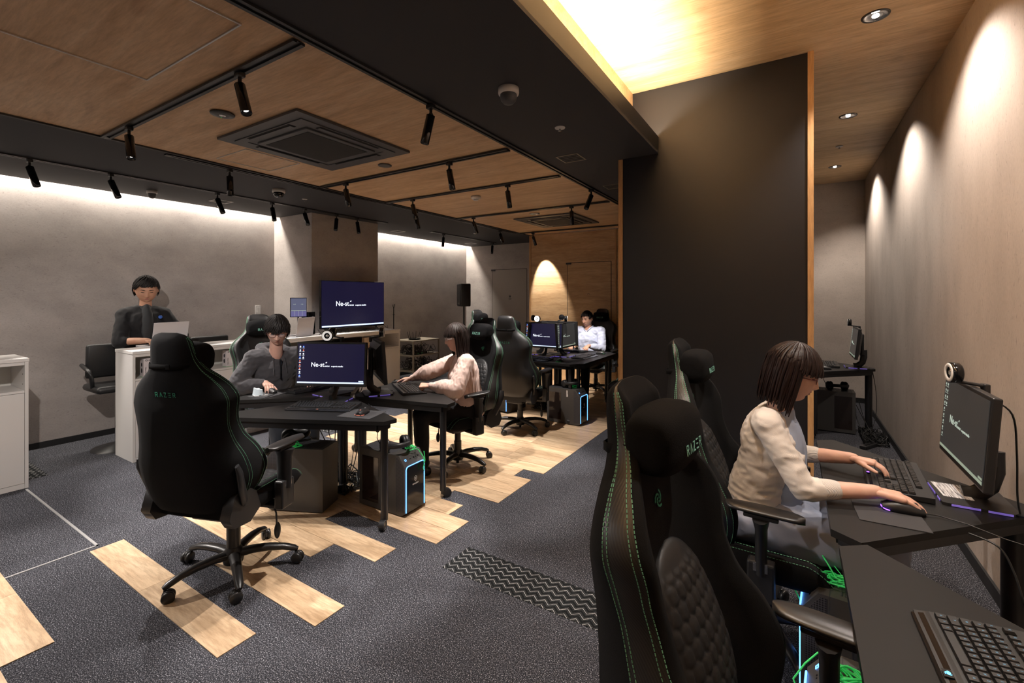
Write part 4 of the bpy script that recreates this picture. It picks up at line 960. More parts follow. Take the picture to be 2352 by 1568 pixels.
    for sd in (-1, 1):
        for wf, dz in ((.80, .80), (.97, .76)):
            pts = []
            N = 90 if fine else 24
            for q in range(N + 1):
                s = q / N; y = -.235 + .50 * s; W = .262 - .02 * s ** 3; fr = max(0, (s - .80) / .20); zc = .452 - fr ** 2 * .055; bo = .045 * (1 - fr * .5) * min(1, .35 + s * 2.2)
                pts.append(Vector((sd * wf * W * .995, y, zc + bo * dz + .0015)))
            if fine:
                for q in range(0, N - 1, 2): tm.tube([pts[q], pts[q] + (pts[q + 1] - pts[q]) * 1.35], .0014, 4)
            else: tm.tube(pts, .0013, 4)
    tm.build('stitching', 'stitch', t_)['kind'] = 'stuff'
    # head pillow
    rings = []; c = back_pt(0, .066, .765)
    for k in range(15):
        a = -math.pi / 2 + math.pi * k / 14; x = .125 * math.sin(a); q = max(.02, math.cos(a)) ** .30
        rings.append([Vector((x, 0, 0)) + c + Vector((0, (.068 * q) * (abs(math.cos(b)) ** .62) * (1 if math.cos(b) > 0 else -1) + .002 * math.sin(7 * b + k), (.080 * q) * (abs(math.sin(b)) ** .8) * (1 if math.sin(b) > 0 else -1))) for b in [2 * math.pi * j / 26 for j in range(26)]])
    hp = MB().loft(rings).build('head_pillow', 'velvet', t_, sub=1)
    pr = []
    for x, y in [(0, -.060), (.08, -.056), (.108, -.03), (.115, .015), (.11, .05)]: pr.append((x, y))
    m = MB(); st = [back_pt(x, y, .76) for x, y in [(-a, b) for a, b in reversed(pr[1:])] + pr]
    m.loft([[p + Vector((0, 0, dz)) for dz in (-.011, .011)] + [p + Vector((0, 0, dz)) + (p - back_pt(0, .03, .76)).normalized() * .003 for dz in (.011, -.011)] for p in st], True)
    m.rbox(tuple(back_pt(.03, -.062, .76)), (.022, .004, .024), .002).build('strap', 'velvet', hp)
    m = MB(); razer(m, .020, Matrix.Translation(c + Vector((0, .0685, -.012))) @ Matrix.Rotation(R(180), 4, 'Z') @ Matrix.Rotation(R(90 - 8), 4, 'X'), .12, .0015, 1.1); m.build('lettering', 'logo_lt', hp)
    # back lettering
    m = MB(); p = back_pt(0, -.0715, .63); razer(m, .020, Matrix.Translation(p + Vector((0, -.0005, 0))) @ Matrix.Rotation(R(90 + 11), 4, 'X'), .12, .0012, 1.25); m.build('back_lettering', 'logo_g', t_)
    m = MB(); p = back_pt(0, .02, .615); m.mx = Matrix.Translation(p) @ Matrix.Rotation(R(180), 4, 'Z') @ Matrix.Rotation(R(90 - 11), 4, 'X'); emblem(m, .020, None, .0015); m.build('emblem', 'logo_g', t_)
    # hinges, recline arms, armrests
    for sd in (-1, 1):
        MB().loft([[Vector((sd * x, y, z)) for y, z in ((-.30, .41), (-.27, .36), (-.17, .35), (-.10, .40), (-.13, .49), (-.20, .54), (-.27, .51))] for x in (.205, .262)], True).build('hinge_cover', 'plastic', t_)
        MB().tube([(sd * .252, -.20, .47), (sd * .275, -.240, .55), (sd * .288, -.268, .63), (sd * .284, -.280, .67)], [.030, .028, .024, .016], 12, None, .55, 1.15).build('recline_arm', 'plastic', t_)
        ax = sd * .305
        ar = MB().loft([[Vector((ax + wx * math.cos(b), y, .688 + dz + .014 * math.sin(b))) for b in [2 * math.pi * j / 18 for j in range(18)]] for y, wx, dz in ((-.105, .012, 0), (-.098, .028, 0), (-.075, .040, .001), (-.02, .045, .002), (.06, .044, .002), (.13, .040, 0), (.155, .028, -.002), (.165, .010, -.004))]).build('armrest', 'armpad', t_, sub=1)
        MB().rbox((ax, .02, .668), (.05, .12, .016), .004).tube([(ax, .02, .66), (ax, .02, .62), (ax, .02, .45)], [.05, .036, .032], 12, None, .62, 1.3).rbox((ax, .02, .42), (.052, .095, .15), .008).rbox((ax - sd * .09, .02, .352), (.22, .07, .02), .005).build('arm_post', 'plastic', ar)
        MB().rbox((ax + sd * .0262, .02, .478), (.002, .05, .035), .001).build('height_plate', 'chrome', ar)
    # mechanism and base
    MB().rbox((0, -.02, .345), (.20, .30, .045), .01).rbox((0, -.02, .318), (.12, .16, .03), .008).build('tilt_mechanism', 'plastic', t_)
    MB().tube([(.10, .02, .34), (.24, .02, .335), (.25, .025, .30), (.25, .03, .235)], .005, 8).ell((.25, .035, .20), (.014, .02, .045)).build('tilt_lever', 'plastic', t_)
    MB().cyl((0, 0, .06), (0, 0, .22), .034).cyl((0, 0, .21), (0, 0, .31), .028).cyl((0, 0, .02), (0, 0, .06), .014).build('gas_column', 'plastic', t_)
    b = MB().lathe([(.048, .055), (.052, .075), (.05, .115), (.040, .13), (.036, .14)], 28)
    for k in range(5):
        a = k * 2 * math.pi / 5; d = Vector((math.cos(a), math.sin(a), 0))
        pts = [d * r_ + Vector((0, 0, z)) for r_, z in ((.03, .10), (.10, .108), (.18, .106), (.25, .096), (.305, .078), (.325, .070))]
        b.tube(pts, [.030, .027, .025, .022, .020, .012], 12, None, 1, .78)
    b = b.build('star_base', 'armpad', t_, rot=(0, 0, R(base - phi + 90)))
    c0 = None
    for k in range(5):
        a = k * 2 * math.pi / 5
        if c0 is None:
            c = MB().cyl((0, 0, .048), (0, 0, .082), .007, n=10)
            c.mx = T(-.018, 0, 0, R(35))
            for sx in (-1, 1): c.lathe([(.001, 0), (.024, .001), (.0295, .006), (.0295, .016), (.024, .020), (.001, .02)], 22, T(0, 0, .0295) @ Matrix.Rotation(R(90 * sx), 4, 'X') @ T(0, 0, .004), False)
            c.ell((0, 0, .042), (.022, .014, .020), n=12, m=8).box(-.022, .022, -.012, .012, .02, .045)
            c0 = c.build('caster', 'plastic', b); c0.location = (.315, 0, 0); co = c0
        else: co = c0.copy(); col.objects.link(co); co.location = (.315 * math.cos(a), .315 * math.sin(a), 0)
        co.rotation_euler = (0, 0, k * 2.3 + 1.1)
    return t_
M['quilt'] = leather('quilted_leather', (.012, .012, .013), .5, 160, .12)
M['armpad'] = leather('matte_black_pad', (.013, .012, .012), .34, 300, .05)
M['logo_lt'] = new_mat('pale_green_embroidery', (.22, .50, .40), .6)
ch_fab = make_chair('fabric', 'empty black chair seen from behind in front of the nearest desk', (-2.63, 1.315), 110, -22, strip=False)
ch_fg = make_chair('fabric', 'large black chair in the right foreground with lettered head pillow', (.02, 1.09), -7, 20)
tree = {}
for c in bpy.data.objects:
    if c.parent: tree.setdefault(c.parent, []).append(c)
def lift(r, h):
    for c in bpy.data.objects:
        if c.parent == r and not c.name.startswith('star_base'): c.location.z += h
def chair_copy(src, label, loc, phi, base, h=0):
    r = dup(src, (loc[0], loc[1], 0), R(phi - 90), label, tree=tree)
    if h: lift(r, h)
    for c in bpy.data.objects:
        if c.parent == r and c.name.startswith('star_base'): c.rotation_euler = (0, 0, R(base - phi + 90))
    return r
chair_copy(ch_fg, 'black chair under the woman in the cream cardigan', (-.11, 2.31), -3, 10)
chair_copy(ch_fg, 'black chair under the woman in pink', (-2.57, 3.21), 257, -5)
lift(ch_fab, .035)
ch_l = make_chair('leather', 'grey-looking chair seen from behind at the far group', (-2.66, 4.46), 96, -25, fine=True)
tree = {}
for c in bpy.data.objects:
    if c.parent: tree.setdefault(c.parent, []).append(c)
chair_copy(ch_l, 'chair of the man in the hoodie with lettered head pillow', (-4.07, 2.38), -10, 0, .03)
chair_copy(ch_l, 'chair behind the man in the pale shirt by the oak wall', (-2.66, 6.80), -86, 30)
chair_copy(ch_l, 'chair on the left of the far group, mostly hidden by the pink woman’s chair'.replace('’', ''), (-3.80, 5.62), -8, 40)
chair_copy(ch_l, 'chair on the right of the far group, half behind the oak edge strip', (-1.70, 5.60), 184, 15)

# ---------------------------------------------------------------- computer towers, headsets, cables
def tower(loc, phi, label, led=True, w=.21, L=.42, h=.42, win=True):
    t_ = thing('computer_tower', label, 'computer', (loc[0], loc[1], 0), R(phi - 90), 'black computer towers with blue edge light')
    # front faces local +y
    y0, y1 = -L / 2, L / 2
    for sx in (-1, 1):
        for y in (-.15, .12): MB().cyl((sx * .07, y, 0), (sx * .07, y, .012), .014, n=12).build('foot', 'rubber', t_)
    MB().box(-w / 2, w / 2, y0, y1 - .09, .012, h).build('body', 'case', t_)
    prof = [(y1 - .0895, .012), (y1 - .03, .012), (y1, .03), (y1, h - .075), (y1 - .055, h), (y1 - .0895, h)]
    MB().loft([[(x, y, z) for y, z in prof] for x in (-w / 2, w / 2)], True, True, False).build('front_frame', 'case', t_)
    for sx in (-1, 1):
        MB().prism([(y1 - .08, .03), (y1 - .012, .04), (y1 - .012, h - .08), (y1 - .062, h - .012), (y1 - .08, h - .012)], 0, .0012, Matrix(((0, 0, sx, sx * (w / 2 + .0001)), (1, 0, 0, 0), (0, 1, 0, 0), (0, 0, 0, 1)))).build('side_mesh', 'mesh_p', t_)
    fp = MB().box(-w / 2 + .022, w / 2 - .022, y1, y1 + .003, .034, h - .085).build('front_panel', 'gloss', t_)
    m = MB(); a, zt = w / 2 - .012, h - .072
    if led: m.tube([(-a, y1 + .002, .035), (-a, y1 + .002, zt - .02), (-a + .006, y1 + .002, zt - .006), (-a + .02, y1 + .002, zt), (a - .02, y1 + .002, zt), (a - .006, y1 + .002, zt - .006), (a, y1 + .002, zt - .02), (a, y1 + .002, .035)], .0032, 8); m.build('edge_light', 'led', t_)
    SL = T(0, y1 - .0275, h - .0375) @ Matrix.Rotation(R(180), 4, 'Z') @ Matrix.Rotation(R(180 - 126), 4, 'X')
    m = MB(); m.mx = SL
    m.strokes([[(-.075, -.006), (-.063, -.006), (-.063, .006), (-.075, .006), (-.075, -.006)]], .0022, None, .002); m.build('power_button', 'led', t_)
    m = MB(); m.mx = SL
    for k in range(3): m.box(.005 + k * .022, .018 + k * .022, -.004, .004, 0, .0012)
    m.cyl((-.03, 0, 0), (-.03, 0, .0015), .003, n=8).cyl((-.018, 0, 0), (-.018, 0, .0015), .003, n=8).build('port', 'gloss', t_)
    m = MB(); m.mx = T(0, y1 + .0032, .225) @ Matrix.Rotation(R(180), 4, 'Z') @ Matrix.Rotation(R(90), 4, 'X')
    m.strokes([[(-.012, .03), (0, .036), (.012, .03), (.011, .012), (0, .0), (-.011, .012), (-.012, .03)], [(-.005, .026), (0, .010), (.005, .026), (0, .02), (-.005, .026)]], .0022, None, .0006)
    m.text('GALLERIA', .014, T(0, -.016, 0), .0003, .0003); m.build('logo', 'label_w', fp)
    if win: MB().box(-w / 2 - .002, -w / 2, y0 + .03, y0 + .19, .05, h - .05).build('side_window', 'glass', t_)
    if win: MB().box(w / 2, w / 2 + .002, y0 + .03, y0 + .19, .05, h - .05).build('side_window', 'glass', t_)
    m = MB()
    for k in range(22): m.box(-w / 2 + .03, w / 2 - .03, y0 + .03 + k * .0125, y0 + .036 + k * .0125, h, h + .0015)
    m.build('top_grille', 'mesh_p', t_)['kind'] = 'stuff'
    return t_
tower((-2.475, 2.335), 2, 'computer tower with bright blue edge light under the nearest desk', L=.44)
tower((-3.02, 1.99), 205, 'computer tower carrying a headset behind the nearest chair', False, .21, .42, .45, False)
tower((-2.32, 5.00), -2, 'bronze-lit computer tower under the right side of the far group', L=.44)
tower((-3.22, 5.14), 265, 'computer tower glowing blue behind the grey-looking chair')
tower((.24, 2.10), 176, 'computer tower with blue edge light under the right desk, beside the seat', h=.43)
tower((.24, 1.58), 176, 'computer tower with blue edge light under the bottom right desk', h=.43)
tower((.36, 6.30), 180, 'computer tower under the desk at the far end of the booth', w=.22, L=.44, h=.46)
o = MB().box(-.03, .03, -.0005, .0005, 0, .035).build('paper_label', 'label_w'); o.location = (.125, 1.9925, .30); tag(o, 'small printed label on the side of the right tower', 'label')
o = MB().box(-.012, .012, -.0005, .0005, 0, .075).box(-.01, .01, -.0008, .0, .005, .03).build('paper_label', 'label_w'); o.location = (-2.27, 4.8935, .33); tag(o, 'small printed label on the side of the far tower', 'label')
def headset(loc, rz, label, mic=True):
    t_ = thing('headset', label, 'headset', loc, rz, 'black headsets lying on towers')
    for sx in (-1, 1):
        Q = T(sx * .078, 0, .046, 0, 0, R(90 * sx))
        c = MB().lathe([(.001, -.012), (.036, -.012), (.046, -.004), (.047, .012), (.040, .022), (.022, .026), (.001, .026)], 26, Q, False).build('ear_cup', 'plastic', t_)
        MB().torus(.036, .013, 26, 10, Q @ T(0, 0, -.016)).build('ear_pad', 'leather', c)
    MB().tube([(.092 * math.cos(a), -.005 - .135 * math.sin(a) * .95, .050 + .018 * math.sin(a)) for a in [math.pi * q / 16 for q in range(17)]], .012, 10, None, 1, 1.5).build('headband', 'leather', t_)
    if mic: MB().tube([(-.10, .02, .05), (-.12, .03, .10), (-.12, .02, .145)], .0028, 8).ell((-.12, .02, .155), .013).build('microphone', 'plastic', t_)
    return t_
def green_cable(loc, label, seed, n=4, r=.05, hang=None, rod=.0028):
    rr = random.Random(seed); m = MB()
    for k in range(n):
        c = (rr.uniform(-.02, .02), rr.uniform(-.02, .02)); a0 = rr.uniform(0, 6); ra = r * rr.uniform(.5, 1.1); tl = rr.uniform(.1, .8)
        m.tube([(c[0] + ra * math.cos(a0 + q * .42), c[1] + ra * math.sin(a0 + q * .42) * .7, .004 + abs(math.sin(q * .5)) * .03 * tl + k * .003) for q in range(16)], rod, 6)
    if hang: m.tube(hang, rod, 6)
    o = m.build('green_cable', 'green_c'); o.location = loc; return tag(o, label, 'cable', 'green headset cables')
headset((-2.42, 2.31, .4205), R(70), 'black headset on the tower with bright blue light')
green_cable((-2.33, 2.38, .423), 'green cable hanging over the front of the bright blue tower', 3, 3, .03, [(.03, -.05, .01), (.05, .0, .012), (.05, .02, .0), (.09, .03, -.05), (.10, .03, -.12), (.10, .025, -.145), (.10, .015, -.12), (.10, .035, -.07), (.085, .04, -.01)])
headset((-3.10, 1.93, .4515), R(150), 'black headset on the tower behind the nearest chair', False)
green_cable((-2.98, 1.90, .4515), 'green cable bundle beside the headset behind the nearest chair', 4, 6, .035)
headset((.30, 2.12, .4315), R(80), 'black headset on the tower under the right desk', False)
green_cable((.14, 2.10, .4315), 'green cable looping off the tower under the right desk', 6, 6, .05, [(.0, .0, .02), (-.06, .06, .10), (-.03, .09, .06), (.02, .03, .02), (-.10, .02, .02), (-.15, -.02, -.02), (-.11, -.03, -.10), (-.09, -.04, -.15)])
headset((.30, 1.62, .4315), R(80), 'black headset on the tower under the bottom right desk', False)
green_cable((.13, 1.58, .4315), 'green cable looping off the tower under the bottom right desk', 8, 7, .045, [(.0, .0, .02), (-.05, .05, .05), (-.10, .02, .0), (-.13, -.02, -.03), (-.11, -.03, -.08), (-.10, -.05, -.13)])
headset((-2.30, 5.03, .4215), R(60), 'black headset on the far tower', False)
green_cable((-2.22, 5.05, .4215), 'green cable on the far tower', 9, 3, .05)
headset((.42, 6.30, .4615), R(20), 'black headset on the tower at the far end of the booth', True)
def tangle(name, x, y, sx, sy, zmax, n, seed, label, rmax=.005, up=None):
    rr = random.Random(seed); m = MB()
    for k in range(n):
        p = [Vector((x + rr.uniform(-sx, sx), y + rr.uniform(-sy, sy), .01 + rr.uniform(0, zmax)))]
        for q in range(9): l = p[-1]; p.append(Vector((max(x - sx, min(x + sx, l.x + rr.uniform(-.09, .09))), max(y - sy, min(y + sy, l.y + rr.uniform(-.09, .09))), .008 + rr.uniform(0, zmax) * rr.random())))
        m.tube(smooth(p), rr.uniform(.0025, rmax), 5)
    for a, b, z0 in (up or []):
        p0 = Vector((x + rr.uniform(-sx, sx) * .5, y + rr.uniform(-sy, sy) * .5, .02)); p1 = Vector((a, b, z0)); mid = (p0 + p1) / 2 + Vector((rr.uniform(-.12, .12), rr.uniform(-.12, .12), rr.uniform(-.15, .05)))
        bz = [p0.lerp(mid, q / 8).lerp(mid.lerp(p1, q / 8), q / 8) for q in range(9)]; m.tube(bz, rr.uniform(.0025, .0045), 6)
    return tag(m.build(name, 'cable'), label, 'cables', kind='stuff')
tangle('cable_tangle', -3.12, 2.40, .22, .20, .10, 34, 2, 'black cables tangled on the floor under the near group of desks', .006, [(-3.2, 2.25, .68), (-3.3, 2.2, .68), (-3.05, 2.3, .68), (-3.0, 2.45, .66), (-3.25, 2.5, .66), (-3.18, 2.15, .44), (-3.2, 2.2, .30), (-2.9, 2.4, .6)])
tangle('cable_tangle', -2.79, 5.56, .30, .30, .10, 30, 5, 'black cables tangled on the floor under the far group of desks', .005, [(-2.8, 5.4, .68), (-2.6, 5.5, .68), (-2.9, 5.6, .68), (-2.7, 5.7, .68)])
tangle('cable_tangle', .72, 6.10, .10, .26, .09, 34, 7, 'black cables tangled on the floor under the far booth desk', .005, [(.6, 6.35, .30), (.62, 6.3, .35), (.75, 6.4, .68), (.7, 6.2, .5), (.6, 6.4, .25)])
t_ = thing('power_strip', 'black power strip under the cable tangle of the far booth desk', 'power strip', (.66, 5.78, 0), R(60)); MB().rbox((0, 0, .018), (.3, .06, .034), .006).build('housing', 'plastic', t_); m = MB()
for k in range(4): m.box(-.11 + k * .06, -.08 + k * .06, -.012, .012, .035, .0362)
m.build('socket', 'gloss', t_)
def loose(name, pts, label, r=.003):
    # smooth a polyline
    P = [Vector(p) for p in pts]; out = []
    for i in range(len(P) - 1):
        p0, p1, p2, p3 = P[max(i - 1, 0)], P[i], P[i + 1], P[min(i + 2, len(P) - 1)]
        for q in range(6):
            t = q / 6; out.append(.5 * ((2 * p1) + (p2 - p0) * t + (2 * p0 - 5 * p1 + 4 * p2 - p3) * t * t + (3 * p1 - p0 - 3 * p2 + p3) * t ** 3))
    out.append(P[-1]); return tag(MB().tube(out, r, 6).build(name, 'cable'), label, 'cable')
loose('power_cable', [(.69, 2.36, .725), (.72, 2.24, .76), (.78, 2.16, .80), (.845, 2.14, .86), (.85, 2.2, 1.0)], 'black cable running from the right monitor to the wall', .004)
loose('power_cable', [(.60, 2.29, 1.15), (.66, 2.30, 1.10), (.68, 2.33, .95), (.69, 2.36, .80), (.70, 2.37, .73)], 'thin cable hanging down behind the right monitor', .003)
loose('power_cable', [(.50, 2.10, .725), (.56, 2.06, .715), (.585, 2.03, .66), (.60, 2.0, .58), (.62, 1.98, .50), (.66, 1.97, .47), (.74, 1.98, .50), (.83, 2.0, .54)], 'black cable falling over the edge of the right desk towards the wall', .003)
loose('power_cable', [(-3.0, 2.52, .725), (-2.96, 2.56, .73), (-2.90, 2.52, .725), (-2.84, 2.58, .73), (-2.80, 2.66, .725), (-2.88, 2.70, .73), (-2.98, 2.62, .73)], 'looped black cable behind the monitor of the woman in pink', .003)
loose('power_cable', [(-3.10, 2.28, .725), (-3.03, 2.40, .73), (-3.0, 2.48, .74), (-3.04, 2.55, .80), (-3.02, 2.60, .92)], 'black cable rising behind the nearest lit monitor', .0035)

# ---------------------------------------------------------------- people
def blob(voxel, fn, iters=4, fold=None):
    m = MB(); fn(m); me = bpy.data.meshes.new('b'); me.from_pydata([tuple(p) for p in m.v], [], m.f); o = bpy.data.objects.new('b', me); col.objects.link(o)
    r = o.modifiers.new('r', 'REMESH'); r.mode = 'VOXEL'; r.voxel_size = voxel; r.use_smooth_shade = True
    s_ = o.modifiers.new('s', 'SMOOTH'); s_.iterations = iters; s_.factor = .6
    dg = bpy.context.evaluated_depsgraph_get(); e = bpy.data.meshes.new_from_object(o.evaluated_get(dg)); bpy.data.objects.remove(o); bpy.data.meshes.remove(me)
    vs = [v.co.copy() for v in e.vertices]; fs = [tuple(p.vertices) for p in e.polygons]
    if fold:
        ns = [v.normal.copy() for v in e.vertices]; vs = [v + n * fold(v) for v, n in zip(vs, ns)]
    bpy.data.meshes.remove(e); return vs, fs
def cap(m, p0, p1, r0, r1, n=18, sx=1, sy=1):
    p0, p1 = Vector(p0), Vector(p1); d = (p1 - p0).normalized(); pts = []; rs = []
    for a in (-80, -55, -30): pts.append(p0 + d * r0 * math.sin(R(a))); rs.append(r0 * math.cos(R(a)))
    pts += [p0, p0.lerp(p1, .5), p1]; rs += [r0, (r0 + r1) / 2, r1]
    for a in (30, 55, 80): pts.append(p1 + d * r1 * math.sin(R(a))); rs.append(r1 * math.cos(R(a)))
    m.tube(pts, rs, n, None, sx, sy)
def chain(m, pts, rs):
    for (a, b), (ra, rb) in zip(zip(pts, pts[1:]), zip(rs, rs[1:])): cap(m, a, b, ra, rb)
def ik(a, b, l1, l2, pole):
    a, b = Vector(a), Vector(b); d = b - a; L = min(d.length, (l1 + l2) * .999); dn = d.normalized(); x = (l1 * l1 - l2 * l2 + L * L) / (2 * L); h = math.sqrt(max(0, l1 * l1 - x * x)); p = Vector(pole); p = (p - dn * p.dot(dn)).normalized(); return a + dn * x + p * h
def gs(x, s): return math.exp(-(x / s) ** 2)
def head_mesh(female=False, wide=1., mouth=0.):
    bm = bmesh.new(); bmesh.ops.create_icosphere(bm, subdivisions=5, radius=1); vs = []; lips = set()
    for v in bm.verts:
        d = v.co.normalized(); x, y, z = d
        # skull and jaw envelope
        X = .076 * wide * x; Y = .094 * y; Z = .118 * z
        if z < 0:
            k = (-z) ** 1.4; X *= 1 - (.20 if not female else .33) * k; Y = Y * (1 - .18 * k) + .022 * k
        if y < 0 and z < .2: Y *= 1 - .10 * max(0, -z)
        if z > 0: Y -= .006 * z
        f = max(0, y) ** .7
        if y > 0:
            ax = abs(X)
            Y += f * (.004 * gs(Z - .030, .014) * gs(ax - .028, .026))                      # brow
            Y -= f * (.011 * gs(Z - .008, .014) * gs(ax - .031, .017))                      # socket
            Y += f * (.0075 * gs(Z - .006, .009) * gs(ax - .032, .013))                     # eyelid
            nz = gs(X, .0105) * (1 if Z < .008 else gs(Z - .008, .014)); t_ = max(0, min(1, (.012 - Z) / .044))
            if Z > -.036: Y += f * nz * (.004 + .019 * t_ ** 1.2)
            else: Y += f * nz * .023 * gs(Z + .036, .006)
            Y += f * .007 * gs(ax - .013, .006) * gs(Z + .031, .008)                        # wings
            Y += f * .005 * gs(ax - .042, .020) * gs(Z + .020, .024)                        # cheek
            Y += f * (.0075 * gs(Z + .0545, .0048) + .0082 * gs(Z + .0655, .0055)) * gs(X, .020) # lips
            Y -= f * .0035 * gs(Z + .0600, .0022) * gs(X, .022)
            Y -= f * .004 * gs(Z + .0765, .006) * gs(X, .018)
            Y += f * .008 * gs(Z + .096, .014) * gs(X, .020)                                # chin
            if gs(X, .024) > .35 and -.0715 < Z < -.0500 and y > .3 and abs(Z + .060) < .0085 * (1 - (abs(X) / .023) ** 2): lips.add(v.index)
        vs.append(Vector((X, Y, Z)))
    fs = [tuple(v.index for v in f.verts) for f in bm.faces]; bm.free()
    mi = [1 if sum(i in lips for i in f) >= 2 else 0 for f in fs]
    return vs, fs, mi
def add_ear(m, sx, wide):
    c = Vector((sx * .077 * wide, -.008, -.002)); Q = Matrix.Translation(c) @ Matrix.Rotation(R(-12 * sx), 4, 'Z') @ Matrix.Rotation(R(-10), 4, 'X')
    m.ell((0, 0, 0), (.009, .017, .031), Q, 14, 12); m.tube([(sx * .007, .004, -.020), (sx * .010, -.010, -.016), (sx * .012, -.016, .004), (sx * .011, -.010, .024), (sx * .007, .004, .028), (sx * .004, .012, .016)], [.004, .005, .0055, .005, .0045, .003], 8, Q)
def hand_fn(m, wrist, d, nrm, side, curl=(25, 35, 25), spread=7, scale=1., thumb=(40, 20), fist=False):
    """wrist point, direction of the hand, palm normal (pointing away from the back of the hand), side=+1 right hand: thumb on the left seen from the back"""
    d = Vector(d).normalized(); n = Vector(nrm); n = (n - d * n.dot(d)).normalized(); s_ = d.cross(n) * side     # s_: towards the thumb
    S = scale; w = Vector(wrist)
    for q in (-.9, -.3, .3, .9): cap(m, w + s_ * q * .019 * S, w + d * .082 * S + s_ * q * .034 * S, .0155 * S, .0130 * S, 12)
    L = [(.78, .90), (.27, 1.0), (-.27, .95), (-.80, .76)]
    for i, (o_, ln) in enumerate(L):
        b = w + d * (.084 - .006 * abs(o_)) * S + s_ * o_ * .034 * S; a = 0; p = b; dr = (d * math.cos(R(spread * o_)) + s_ * math.sin(R(spread * o_))).normalized(); r = .0092 * S
        segs = [.044, .027, .021]; cc = [q * (1 + .15 * i * (1 if fist else 0)) for q in curl]
        pts = [p]
        for k in range(3):
            a += cc[k]; dd = dr * math.cos(R(a)) + n * math.sin(R(a)); p = p + dd * segs[k] * ln * S; pts.append(p)
        chain(m, pts, [r, r * .92, r * .84, r * .70])
    b = w + d * .022 * S + s_ * .022 * S + n * .006 * S; a1, a2 = thumb
    t1 = (d * math.cos(R(a1)) + s_ * math.sin(R(a1)) + n * .25).normalized(); t2 = (d * math.cos(R(a2)) + s_ * math.sin(R(a2)) + n * .35).normalized()
    chain(m, [b, b + t1 * .042 * S, b + t1 * .042 * S + t2 * .030 * S, b + t1 * .042 * S + t2 * .052 * S], [.015 * S, .0115 * S, .0100 * S, .0078 * S])
def folds(scale, amp, stretch=(1, 1, 1), seed=0):
    def f(v):
        q = Vector((v.x * stretch[0] * scale + seed, v.y * stretch[1] * scale, v.z * stretch[2] * scale)); a = noise.noise(q); b = noise.noise(q * 2.3 + Vector((5, 3, 1))); return amp * ((1 - 2 * abs(a)) * .8 + .4 * b - .3)
    return f
